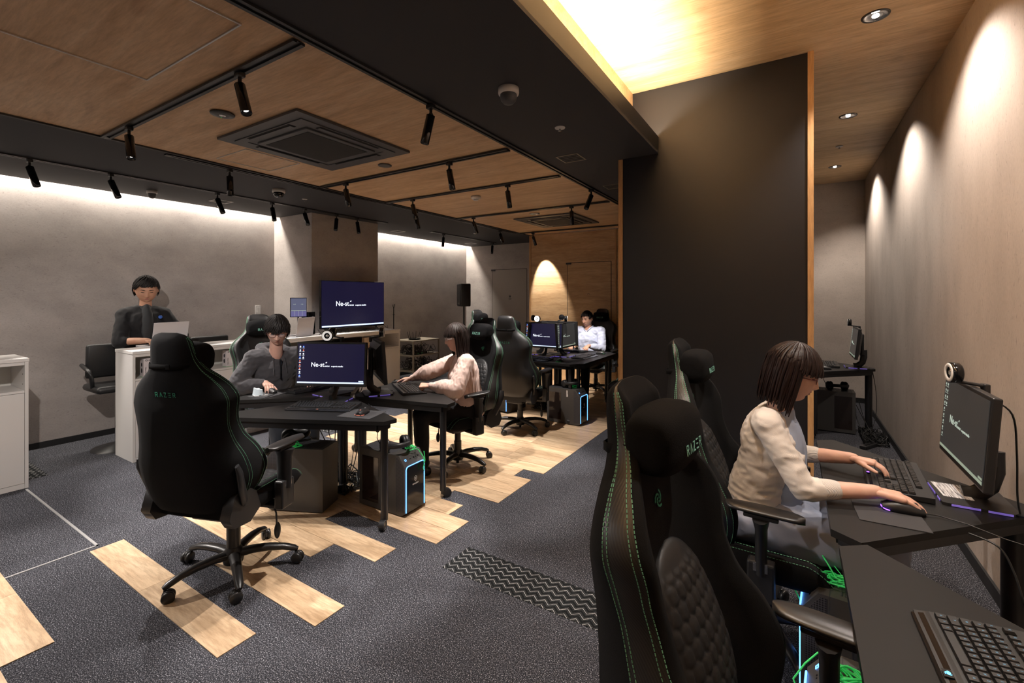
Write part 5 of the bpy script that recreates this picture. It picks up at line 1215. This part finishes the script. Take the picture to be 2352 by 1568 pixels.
def hair_locks(m, Hm, style, seed, wide=1., vol=.012):
    rr = random.Random(seed); A = (.082 * wide + vol, .100 + vol, .124 + vol)
    # scalp cap
    rings = []
    NA = 40
    def lowz(a):      # hairline height by azimuth, a=0 front
        f = math.cos(a)
        if style == 'bob': return -.10 if f < .22 else (.035 if f > .50 else -.10 + (f - .22) / .28 * .135)
        top = .050 if style == 'mop' else .068
        return (top if f > .75 else top - (.75 - f) / .55 * (top - .022)) if f > .2 else (.022 if f > -.25 else .022 - .092 * min(1, (-f - .25) * 2.2))
    for k in range(13):
        row = []
        for j in range(NA):
            a = 2 * math.pi * j / NA; zl = max(-.11, lowz(a)); th1 = math.acos(max(-1, min(1, zl / .124))); th = .02 + (th1 - .02) * k / 12; kk = 1 - (.10 * max(0, -math.cos(th)) if style != 'bob' else 0)
            row.append((math.sin(a) * math.sin(th) * (A[0] - .006) * kk, math.cos(a) * math.sin(th) * (A[1] - .006) * kk - .004, math.cos(th) * (A[2] - .004)))
        rings.append(row)
    m.loft(rings, False, True, True, Hm); m.add([(0, 0, A[2] - .003)] + rings[0], [(0, j + 1, (j + 1) % NA + 1) for j in range(NA)], True, Hm)
    n = {'bob': 430, 'short': 330, 'mop': 330, 'neat': 300}[style]
    for i in range(n):
        a = rr.uniform(-math.pi, math.pi); f = math.cos(a); lay = rr.uniform(-.004, .005)
        if style == 'bob': end = (-.118 - .035 * rr.random() ** 2 - .05 * max(0, f + .3) if f < .30 else rr.uniform(.014, .036))
        elif style == 'mop': end = rr.uniform(.014, .050) if f > .5 else (-.02 * rr.random() if f > .2 else (.006 if f > -.25 else -.088))
        elif style == 'short': end = rr.uniform(.052, .072) if f > .5 else (rr.uniform(.012, .03) if f > -.15 else -.070)
        else: end = rr.uniform(.064, .080) if f > .45 else (rr.uniform(.015, .035) if f > -.15 else -.062)
        th0 = rr.uniform(.05, .75) if style != 'bob' else rr.uniform(.03, .45); part = rr.uniform(-.12, .12); sweep = {'bob': .15, 'mop': .55, 'short': .65, 'neat': .7}[style] * (1 if f > .3 else .25)
        pts = []; rs = []; NS = 9; done = False
        for k in range(NS):
            t_ = k / (NS - 1)
            if end > -.09: th1 = math.acos(max(-1, min(1, end / A[2])))
            else: th1 = math.pi * .60
            th = th0 + (th1 - th0) * t_; aa = a + sweep * (1 - t_) * (-1 if style != 'bob' else (-1 if a > 0 else 1)) + part * t_
            if end <= -.09 and t_ > .62:
                q = (t_ - .62) / .38; base = pts[-1] if k and t_ - 1 / (NS - 1) <= .62 else None
                if base is not None: b0 = base.copy()
                zz = b0.z + (end - b0.z) * q; fl = 1 + ((.05 * math.sin(q * 2.6) - .07 * q * q) if style == 'bob' else -.16 * q)
                p = Vector((b0.x * fl, (b0.y if b0.y < .02 else b0.y) * fl, zz))
            else: p = Vector((math.sin(aa) * math.sin(th) * (A[0] + lay), math.cos(aa) * math.sin(th) * (A[1] + lay), math.cos(th) * (A[2] + lay)))
            p += Vector((rr.uniform(-1, 1), rr.uniform(-1, 1), rr.uniform(-.5, .5))) * (.0022 + (.002 if style == 'mop' else 0)) * t_
            pts.append(p); rs.append((.0075 if style == 'bob' else .0065) * (math.sin(math.pi * min(.97, .16 + .72 * t_)) ** .6) * (1 if t_ < .9 else .5))
        rings = []
        for k, p in enumerate(pts):
            d = (pts[min(k + 1, NS - 1)] - pts[max(k - 1, 0)]).normalized(); out = Vector((p.x, p.y, max(p.z, 0) + .001)).normalized(); sd = d.cross(out).normalized() if d.cross(out).length > 1e-3 else Vector((1, 0, 0)); ou = sd.cross(d).normalized()
            rings.append([p + sd * math.cos(b) * rs[k] + ou * math.sin(b) * rs[k] * .38 for b in [2 * math.pi * q / 6 for q in range(6)]])
        m.loft(rings, True, True, True, Hm)
def person(name, label, loc, phi, P):
    """P holds local joints: x right, y forward, z up"""
    root = thing('person', label, 'person', (loc[0], loc[1], 0), R(phi - 90))
    g = P; fem = g.get('female', False); k = .92 if fem else 1.; V = Vector
    pel, che, nk, hd = V(g['pelvis']), V(g['chest']), V(g['neck']), V(g['head'])
    sh = g['shoulders']; wr = g['wrists']; pole = g['poles']; el = [ik(sh[i], wr[i], g.get('ua', .28) * k, g.get('fa', .255) * k, pole[i]) for i in (0, 1)]
    hips = [pel + V((sx * .095, 0, -.03)) for sx in (1, -1)]; kn = [V(q) for q in g['knees']]; an = [V(q) for q in g['ankles']]
    skin_ = g['skin']
    Hm = Matrix.Translation(hd) @ Matrix.Rotation(R(g.get('yaw', 0)), 4, 'Z') @ Matrix.Rotation(R(g.get('pitch', 0)), 4, 'X') @ Matrix.Rotation(R(g.get('roll', 0)), 4, 'Y') @ Matrix.Scale(g.get('hs', 1), 4)
    def torso(m, e=0, low=True, w=1.):
        def E(c, r): m.ell(c, tuple(q + e for q in r), None, 22, 16)
        mid = pel.lerp(che, .5)
        E(pel, (.165 * k * w, .125 * k * w, .115)); cap(m, pel + V((0, 0, .02)), mid, .118 * k * w + e, .115 * k * w + e, 22, 1, 1.22); cap(m, mid, che, .115 * k * w + e, .125 * k * w + e, 22, .93, 1.28)
        E(che + V((0, -.01, .0)), (.165 * k * w, .112 * k * w, .15))
        if fem: E(che + V((0, .07, -.03)), (.115, .05, .055))
        for s_ in sh: cap(m, che + V((0, -.01, .09)), V(s_), .072 * k + e, (.047 if fem else .055) * k + e)
    def arms(m, e, frac, r=(.050, .041, .036, .029), i_=(0, 1), puff=0):
        for i in i_:
            S_, E_, W_ = V(sh[i]), el[i], V(wr[i]); chain(m, [S_, S_.lerp(E_, .5), E_], [r[0] * k + e, (r[0] + r[1]) / 2 * k + e * 1.1 + puff * .5, r[1] * k + e + puff])
            end = E_.lerp(W_, frac); chain(m, [E_, E_.lerp(end, .6), end], [r[1] * k + e + puff, (r[2]) * k + e + puff * .9, (r[2] + (r[3] - r[2]) * frac) * k + e * .6])
    def legs(m, e=0):
        for i in (0, 1): chain(m, [hips[i], hips[i].lerp(kn[i], .5), kn[i]], [.088 * k + e, .076 * k + e, .058 * k + e]); chain(m, [kn[i], kn[i].lerp(an[i], .4), an[i]], [.054 * k + e, .052 * k + e, .036 * k + e])
    bodym = MB()
    def all_(m):
        torso(m); arms(m, 0, 1); legs(m); cap(m, nk - V((0, 0, .06)), nk.lerp(hd, .55), .056 * k, .052 * k)
        for i in (0, 1): f = V(g['feet'][i]); cap(m, an[i], an[i] + V((0, 0, -.03)), .036, .034); cap(m, an[i] + V((0, -.02, -.045)), an[i] + f * .17 + V((0, 0, -.055)), .034, .030)
    vs, fs = blob(.011, all_); bodym.add(vs, fs, True, None, 0)
    def hands(m):
        cap(m, nk - V((0, 0, .03)), hd + (Hm.to_3x3() @ V((0, -.015, -.05))), .050 * k, .050 * k)
        for i in (0, 1):
            side = 1 if i == 0 else -1; h = g['hands'][i]; e_ = el[i].lerp(V(wr[i]), .35); cap(m, e_, V(wr[i]), .036 * k, .0265 * k, 18, 1.0, .9)
            hand_fn(m, wr[i], h['d'], h['n'], side, h.get('curl', (18, 28, 18)), h.get('spread', 8), h.get('s', .94 * k), h.get('thumb', (40, 22)), h.get('fist', False))
    vs, fs = blob(g.get('hv', .004), hands, 3); bodym.add(vs, fs, True, None, 0)
    hv, hf, hm_ = head_mesh(fem, g.get('wide', 1)); k0 = len(bodym.f); bodym.add(hv, hf, True, Hm); bodym.mi[k0:] = hm_
    for sx in ((1, -1) if g['hair'] != 'bob' else ()):
        e_ = MB(); add_ear(e_, sx, g.get('wide', 1)); bodym.add(e_.v, e_.f, True, Hm)
    body = bodym.build('body', [skin_, 'lip'], root)
    # eyes, lashes, brows
    m = MB(); b = MB()
    for sx in (1, -1):
        m.ell((sx * .0315, .0800, .0050), (.0115, .008, .0020), Hm, 12, 8)
        b.tube([(sx * (.0315 - .0145), .0868, .0035), (sx * (.0315 - .006), .0893, .0052), (sx * (.0315 + .004), .0880, .0056), (sx * (.0315 + .0145), .0805, .0035)], [.0008, .0013, .0014, .0007], 6, Hm)
        b.tube([(sx * .014, .0905, .0235), (sx * .026, .0915, .0275), (sx * .040, .0845, .0275), (sx * .049, .0760, .0225)], [.0020, .0030, .0026, .0012], 6, Hm, .9, .8)
    m.build('eye', 'iris', root); b.build('eyebrow', 'brow', root)
    m = MB(); hair_locks(m, Hm, g['hair'], g.get('seed', 1), g.get('wide', 1), g.get('vol', .010)); m.build('hair', g['hairm'], root)
    if g.get('glasses'):
        m = MB(); gl = MB()
        for sx in (1, -1):
            c = (sx * .033, .0985, .004); pts = [Vector((c[0] + .0235 * (abs(math.cos(a)) ** .7) * (1 if math.cos(a) > 0 else -1), c[1] - .25 * abs(c[0] + .02 * math.cos(a)) ** 1.5, c[2] + .0150 * (abs(math.sin(a)) ** .8) * (1 if math.sin(a) > 0 else -1))) for a in [2 * math.pi * q / 24 for q in range(25)]]
            m.tube(pts, .0015, 6, Hm); gl.add([Vector(c)] + pts[:-1], [(0, j + 1, (j + 1) % 24 + 1) for j in range(24)], False, Hm)
            m.tube([(sx * .056, .095, .008), (sx * .072 * g.get('wide', 1), .085, .008), (sx * .080 * g.get('wide', 1), .0, .004), (sx * .078 * g.get('wide', 1), -.02, -.006)], .0018, 6, Hm)
        m.tube([(-.010, .099, .007), (0, .101, .009), (.010, .099, .007)], .0015, 6, Hm); s0 = m.build('spectacles', g['glasses'], root); gl.build('spectacle_lens', 'lens', s0)
    return root, dict(torso=torso, arms=arms, legs=legs, el=el, hips=hips, kn=kn, an=an, Hm=Hm, k=k)
def garment(root, name, mat, fn, voxel=.009, fold=None, iters=5):
    vs, fs = blob(voxel, fn, iters, fold); return MB().add(vs, fs, True).build(name, mat, root)
def shoe(root, an, f, mat='shoe'):
    a = Vector(an); f = Vector(f)
    def fn(m): cap(m, a + Vector((0, 0, -.01)), a + Vector((0, 0, -.05)), .042, .042); cap(m, a + Vector((0, 0, -.055)) - f * .03, a + f * .18 + Vector((0, 0, -.068)), .042, .036)
    garment(root, 'shoe', mat, fn, .008)
V = Vector
# woman in the cream cardigan -------------------------------------------------
P = dict(female=True, pelvis=(0, -.04, .56), chest=(.0, .03, .86), neck=(.015, .055, 1.04), head=(.02, .105, 1.185), yaw=0, pitch=-14,
         shoulders=[(.165, .02, .985), (-.160, .05, .985)], wrists=[(.135, .385, .775), (-.225, .345, .785)], poles=[(.5, -.6, -.8), (-.5, -.6, -.8)],
         knees=[(.11, .38, .54), (-.11, .38, .54)], ankles=[(.12, .34, .09), (-.10, .36, .09)], feet=[(0, 1, 0), (0, 1, 0)],
         hands=[dict(d=(-.10, 1, -.10), n=(.0, -.1, -1), curl=(14, 16, 12), spread=6, thumb=(34, 14), s=.90), dict(d=(.18, 1, -.02), n=(.1, -.1, -1), curl=(24, 30, 22), spread=6, thumb=(42, 18), s=.88)],
         skin='skin_f', hair='bob', hairm='hair_b', glasses='specs', seed=4, hv=.0026, vol=.013, hs=1.0, ua=.285, fa=.27)
r, q = person('person', 'woman in a cream cardigan and red glasses at the right desk', (-.115, 2.335), 0, P)
def cardi(m): q['torso'](m, .014, True, .97); q['arms'](m, .012, .30, (.045, .038, .034, .029))
garment(r, 'cardigan', 'cardigan', cardi, .007, folds(17, .0055, (.9, .9, 1.7), 3))
for i in (0, 1):
    a = q['el'][i].lerp(V(P['wrists'][i]), .24); b = q['el'][i].lerp(V(P['wrists'][i]), .42); garment(r, 'ribbed_cuff', 'rib', lambda m: cap(m, a, b, .041, .038), .006)
def undershirt(m): m.ell(V(P['chest']) + V((.02, .055, -.08)), (.085, .085, .24), None, 20, 14); cap(m, V(P['neck']) - V((0, -.01, .09)), V(P['neck']) - V((0, -.015, .03)), .062, .052)
garment(r, 'shirt', 'shirt_b', undershirt, .009, folds(22, .004, (1, 1, .4), 2))
def skirt(m):
    cap(m, V(P['pelvis']) + V((0, -.01, -.02)), V((0, .12, .535)), .135, .13, 22, 1.35, .8); m.ell(V(P['pelvis']) + V((0, -.03, -.03)), (.19, .17, .11), None, 24, 14)
    cap(m, V((.08, .05, .52)), V((.10, .40, .53)), .110, .092); cap(m, V((-.08, .05, .52)), V((-.10, .40, .53)), .110, .092); cap(m, V((0, .1, .52)), V((0, .40, .52)), .09, .07)
    cap(m, V((.10, .40, .53)), V((.12, .40, .28)), .075, .11); cap(m, V((-.10, .40, .53)), V((-.10, .40, .28)), .075, .11)
garment(r, 'skirt', 'skirt', skirt, .010, folds(11, .014, (1.6, .7, .8), 9))
for i in (0, 1): shoe(r, P['ankles'][i], (0, 1, 0))
# woman in pink ---------------------------------------------------------------
P2 = dict(female=True, pelvis=(0, -.02, .56), chest=(0, .04, .84), neck=(0, .055, 1.015), head=(0, .10, 1.15), yaw=6, pitch=-6,
          shoulders=[(.165, .03, .96), (-.165, .04, .96)], wrists=[(.228, .49, .768), (-.165, .35, .772)], poles=[(.5, -.6, -.8), (-.7, -.3, -.8)],
          knees=[(.10, .40, .52), (-.10, .42, .52)], ankles=[(.10, .40, .09), (-.10, .40, .09)], feet=[(0, 1, 0), (0, 1, 0)],
          hands=[dict(d=(.35, 1, -.08), n=(0, -.1, -1), curl=(18, 20, 14), s=.9), dict(d=(.3, 1, 0), n=(.35, 0, -1), curl=(60, 75, 50), fist=True, thumb=(30, 5), s=.9)],
          skin='skin_f', hair='bob', hairm='hair_d', glasses='ring_w', seed=9, vol=.012, hv=.004)
r, q2 = person('person', 'woman in a pale pink blouse and glasses typing at the middle desk', (-2.46, 3.22), 226, P2)
def blouse(m):
    q2['torso'](m, .018, True, .98); q2['arms'](m, .018, .78, (.044, .040, .040, .030), puff=.018); cap(m, V((0, .02, .80)), V((0, .03, .62)), .145, .165, 24, .85, 1.15); cap(m, V((0, .05, .92)), V((0, .07, .66)), .10, .125, 24, .85, 1.3); cap(m, V((0, -.02, .60)), V((0, -.02, .50)), .14, .15, 22, .85, 1.15)
garment(r, 'blouse', 'blouse', blouse, .008, folds(30, .007, (1.4, 1.4, .14), 7))
for i in (0, 1):
    a = q2['el'][i].lerp(V(P2['wrists'][i]), .78); garment(r, 'cuff', 'blouse', lambda m: cap(m, a, V(P2['wrists'][i]) - (V(P2['wrists'][i]) - a).normalized() * .012, .033, .031), .006)
MB().torus(.056, .007, 30, 8, T(0, .058, 1.01, rx=R(-14))).tube([(0, .118, 1.0), (.01, .155, .93), (.005, .16, .86), (.012, .155, .80)], .003, 6).build('neck_tie', 'blouse', r)
def pants2(m): q2['legs'](m, .016); m.ell(V(P2['pelvis']) + V((0, 0, -.02)), (.18, .14, .11), None, 22, 14)
garment(r, 'trousers', 'blackcloth', pants2, .010, folds(12, .006, (1, 1, .6), 1))
for i in (0, 1): shoe(r, P2['ankles'][i], (0, 1, 0))
# man in the hoodie -----------------------------------------------------------
P3 = dict(pelvis=(0, -.02, .56), chest=(.02, .07, .86), neck=(.035, .12, 1.06), head=(.060, .205, 1.225), yaw=-24, pitch=-24,
          shoulders=[(.20, .08, .985), (-.16, .10, .985)], wrists=[(.165, .235, .785), (-.14, .34, .80)], poles=[(.8, -.5, -.6), (-.6, -.6, -.8)],
          knees=[(.13, .40, .52), (-.13, .42, .52)], ankles=[(.13, .42, .09), (-.13, .42, .09)], feet=[(0, 1, 0), (0, 1, 0)],
          hands=[dict(d=(.10, 1, -.12), n=(.1, -.1, -1), curl=(26, 26, 18), s=.96), dict(d=(.2, 1, -.1), n=(0, -.1, -1), curl=(20, 24, 18))],
          skin='skin_p', hair='mop', hairm='hair_k', glasses='specs', seed=5, vol=.011, hv=.004, hs=1.06)
r, q3 = person('person', 'young man in a charcoal hoodie and glasses looking down at the left desk', (-3.99, 2.345), -8, P3)
def hood(m):
    q3['torso'](m, .024, True, .98); q3['arms'](m, .022, .86, puff=.008); cap(m, V((-.04, .0, 1.055)), V((.11, .0, 1.055)), .050, .050); cap(m, V((.11, .0, 1.055)), V((.135, .10, 1.035)), .046, .030); cap(m, V((-.04, .0, 1.055)), V((-.065, .11, 1.035)), .046, .030)
garment(r, 'hoodie', 'hoodie', hood, .008, folds(20, .007, (1, 1, 1.2), 4))
MB().tube([(.075, .165, .985), (.085, .195, .93), (.085, .205, .84)], .0035, 8).tube([(-.01, .175, .985), (-.015, .20, .93), (-.02, .21, .85)], .0035, 8).build('drawstring', 'hoodie', r)
MB().box(.028, .034, .19, .215, .80, .97).build('zip', 'gloss', r)
def pants3(m): q3['legs'](m, .020); m.ell(V(P3['pelvis']), (.19, .15, .12), None, 22, 14)
garment(r, 'jeans', 'jeans', pants3, .010, folds(12, .007, (1, 1, .6), 2))
for i in (0, 1): shoe(r, P3['ankles'][i], (0, 1, 0))
# man in the pale shirt -------------------------------------------------------
P4 = dict(pelvis=(0, -.02, .56), chest=(0, .0, .86), neck=(0, .015, 1.04), head=(0, .055, 1.17), yaw=-14, pitch=-12,
          shoulders=[(.20, .0, .985), (-.20, .0, .985)], wrists=[(.13, .30, .79), (-.13, .31, .785)], poles=[(.6, -.6, -.8), (-.6, -.6, -.8)],
          knees=[(.12, .42, .52), (-.12, .42, .52)], ankles=[(.12, .42, .09), (-.12, .42, .09)], feet=[(0, 1, 0), (0, 1, 0)],
          hands=[dict(d=(-.1, 1, -.1), n=(0, -.1, -1), curl=(30, 34, 22)), dict(d=(.05, 1, -.1), n=(0, -.1, -1), curl=(36, 40, 24))],
          skin='skin_m', hair='neat', hairm='hair_k', seed=6, vol=.006, hv=.005)
r, q4 = person('person', 'man in a pale blue shirt seated at the far group of desks', (-2.70, 6.60), -90, P4)
def sh4(m): q4['torso'](m, .018, True, 1.0); q4['arms'](m, .018, .82)
garment(r, 'shirt', 'shirt_w', sh4, .009, folds(14, .009, (1, 1, 1.2), 5))
MB().loft([[(x_ * s_, y_, z_) for x_, y_, z_ in ((.012, .075, 1.0), (.06, .07, 1.0), (.072, .02, 1.035), (.06, -.03, 1.05))] for s_ in (1, .97)], False, False).build('collar', 'shirt_w', r)
MB().tube([(.065, -.03, 1.05), (.07, .02, 1.045), (.05, .07, 1.02), (.012, .095, .985)], [.012, .012, .012, .005], 8, None, .5, 1.5).tube([(-.065, -.03, 1.05), (-.07, .02, 1.045), (-.05, .07, 1.02), (-.012, .095, .985)], [.012, .012, .012, .005], 8, None, .5, 1.5).build('collar', 'shirt_w', r)
def pants4(m): q4['legs'](m, .016); m.ell(V(P4['pelvis']), (.18, .145, .115), None, 22, 14)
garment(r, 'trousers', 'blackcloth', pants4, .010)
for i in (0, 1): shoe(r, P4['ankles'][i], (0, 1, 0))
# standing man ----------------------------------------------------------------
P5 = dict(pelvis=(0, 0, .98), chest=(0, .03, 1.26), neck=(0, .045, 1.405), head=(0, .095, 1.590), yaw=-8, pitch=-22, wide=1.10, hs=1.14,
          shoulders=[(.165, .02, 1.325), (-.160, .03, 1.325)], wrists=[(.03, .30, 1.07), (-.17, .33, 1.065)], poles=[(.8, -.5, -.5), (-.8, -.5, -.5)],
          knees=[(.11, .02, .52), (-.11, .02, .52)], ankles=[(.12, 0, .09), (-.12, 0, .09)], feet=[(0, 1, 0), (0, 1, 0)],
          hands=[dict(d=(-.25, 1, -.12), n=(0, -.1, -1), curl=(22, 26, 18)), dict(d=(.1, 1, -.12), n=(0, -.1, -1), curl=(22, 26, 18))],
          skin='skin_m', hair='short', hairm='hair_k', seed=8, vol=.007, hv=.004, ua=.29, fa=.26)
r, q5 = person('person', 'standing man in black typing on a silver laptop', (-5.86, 2.025), -8, P5)
def jk(m): q5['torso'](m, .018, True, 1.0); q5['arms'](m, .020, .22, puff=.004)
garment(r, 'jacket', 'jacket', jk, .009, folds(13, .009, (1, 1, .9), 6))
def po(m): m.ell(V(P5['chest']) + V((0, .085, -.04)), (.055, .085, .22), None, 20, 16); cap(m, V(P5['neck']) + V((0, .0, -.07)), V(P5['neck']) + V((0, .010, -.005)), .070, .060)
garment(r, 'polo_shirt', 'polo', po, .008, folds(20, .003, (1, 1, .4), 2))
M['badge_b'] = new_mat('blue_badge', (.05, .16, .62), .4)
MB().lathe([(.001, .004), (.016, .003), (.018, 0)], 24, T(-.105, .158, 1.30, rx=R(-80)), False).build('badge', 'badge_b', r)
MB().tube([(.0, .158, 1.385), (.004, .17, 1.34), (.0, .175, 1.29)], .004, 8).build('placket', 'gloss', r)
def pants5(m): q5['legs'](m, .022); m.ell(V(P5['pelvis']), (.19, .14, .13), None, 22, 14)
garment(r, 'trousers', 'blackcloth', pants5, .010)
for i in (0, 1): shoe(r, P5['ankles'][i], (0, 1, 0))
light('spot_lamp', 'SPOT', (-5.31, .05, 2.5), 430, NEUT, spot_size=R(56), spot_blend=.5, shadow_soft_size=.02, aim=(.74, .24, -.63))  # unseen spot without a fixture, added to brighten the near floor planks
light('spot_lamp', 'SPOT', (-1.80, .15, 2.5), 230, NEUT, spot_size=R(58), spot_blend=.5, shadow_soft_size=.02, aim=(-.74, .36, -.50))  # second unseen spot, added to brighten the counter front
light('downlight_lamp', 'SPOT', (-.55, 1.55, HI - .02), 75, (1, .93, .86), spot_size=R(60), spot_blend=.5, shadow_soft_size=.04, aim=(.20, .32, -1))  # unseen lamp added above the booth seat to brighten the cream cardigan
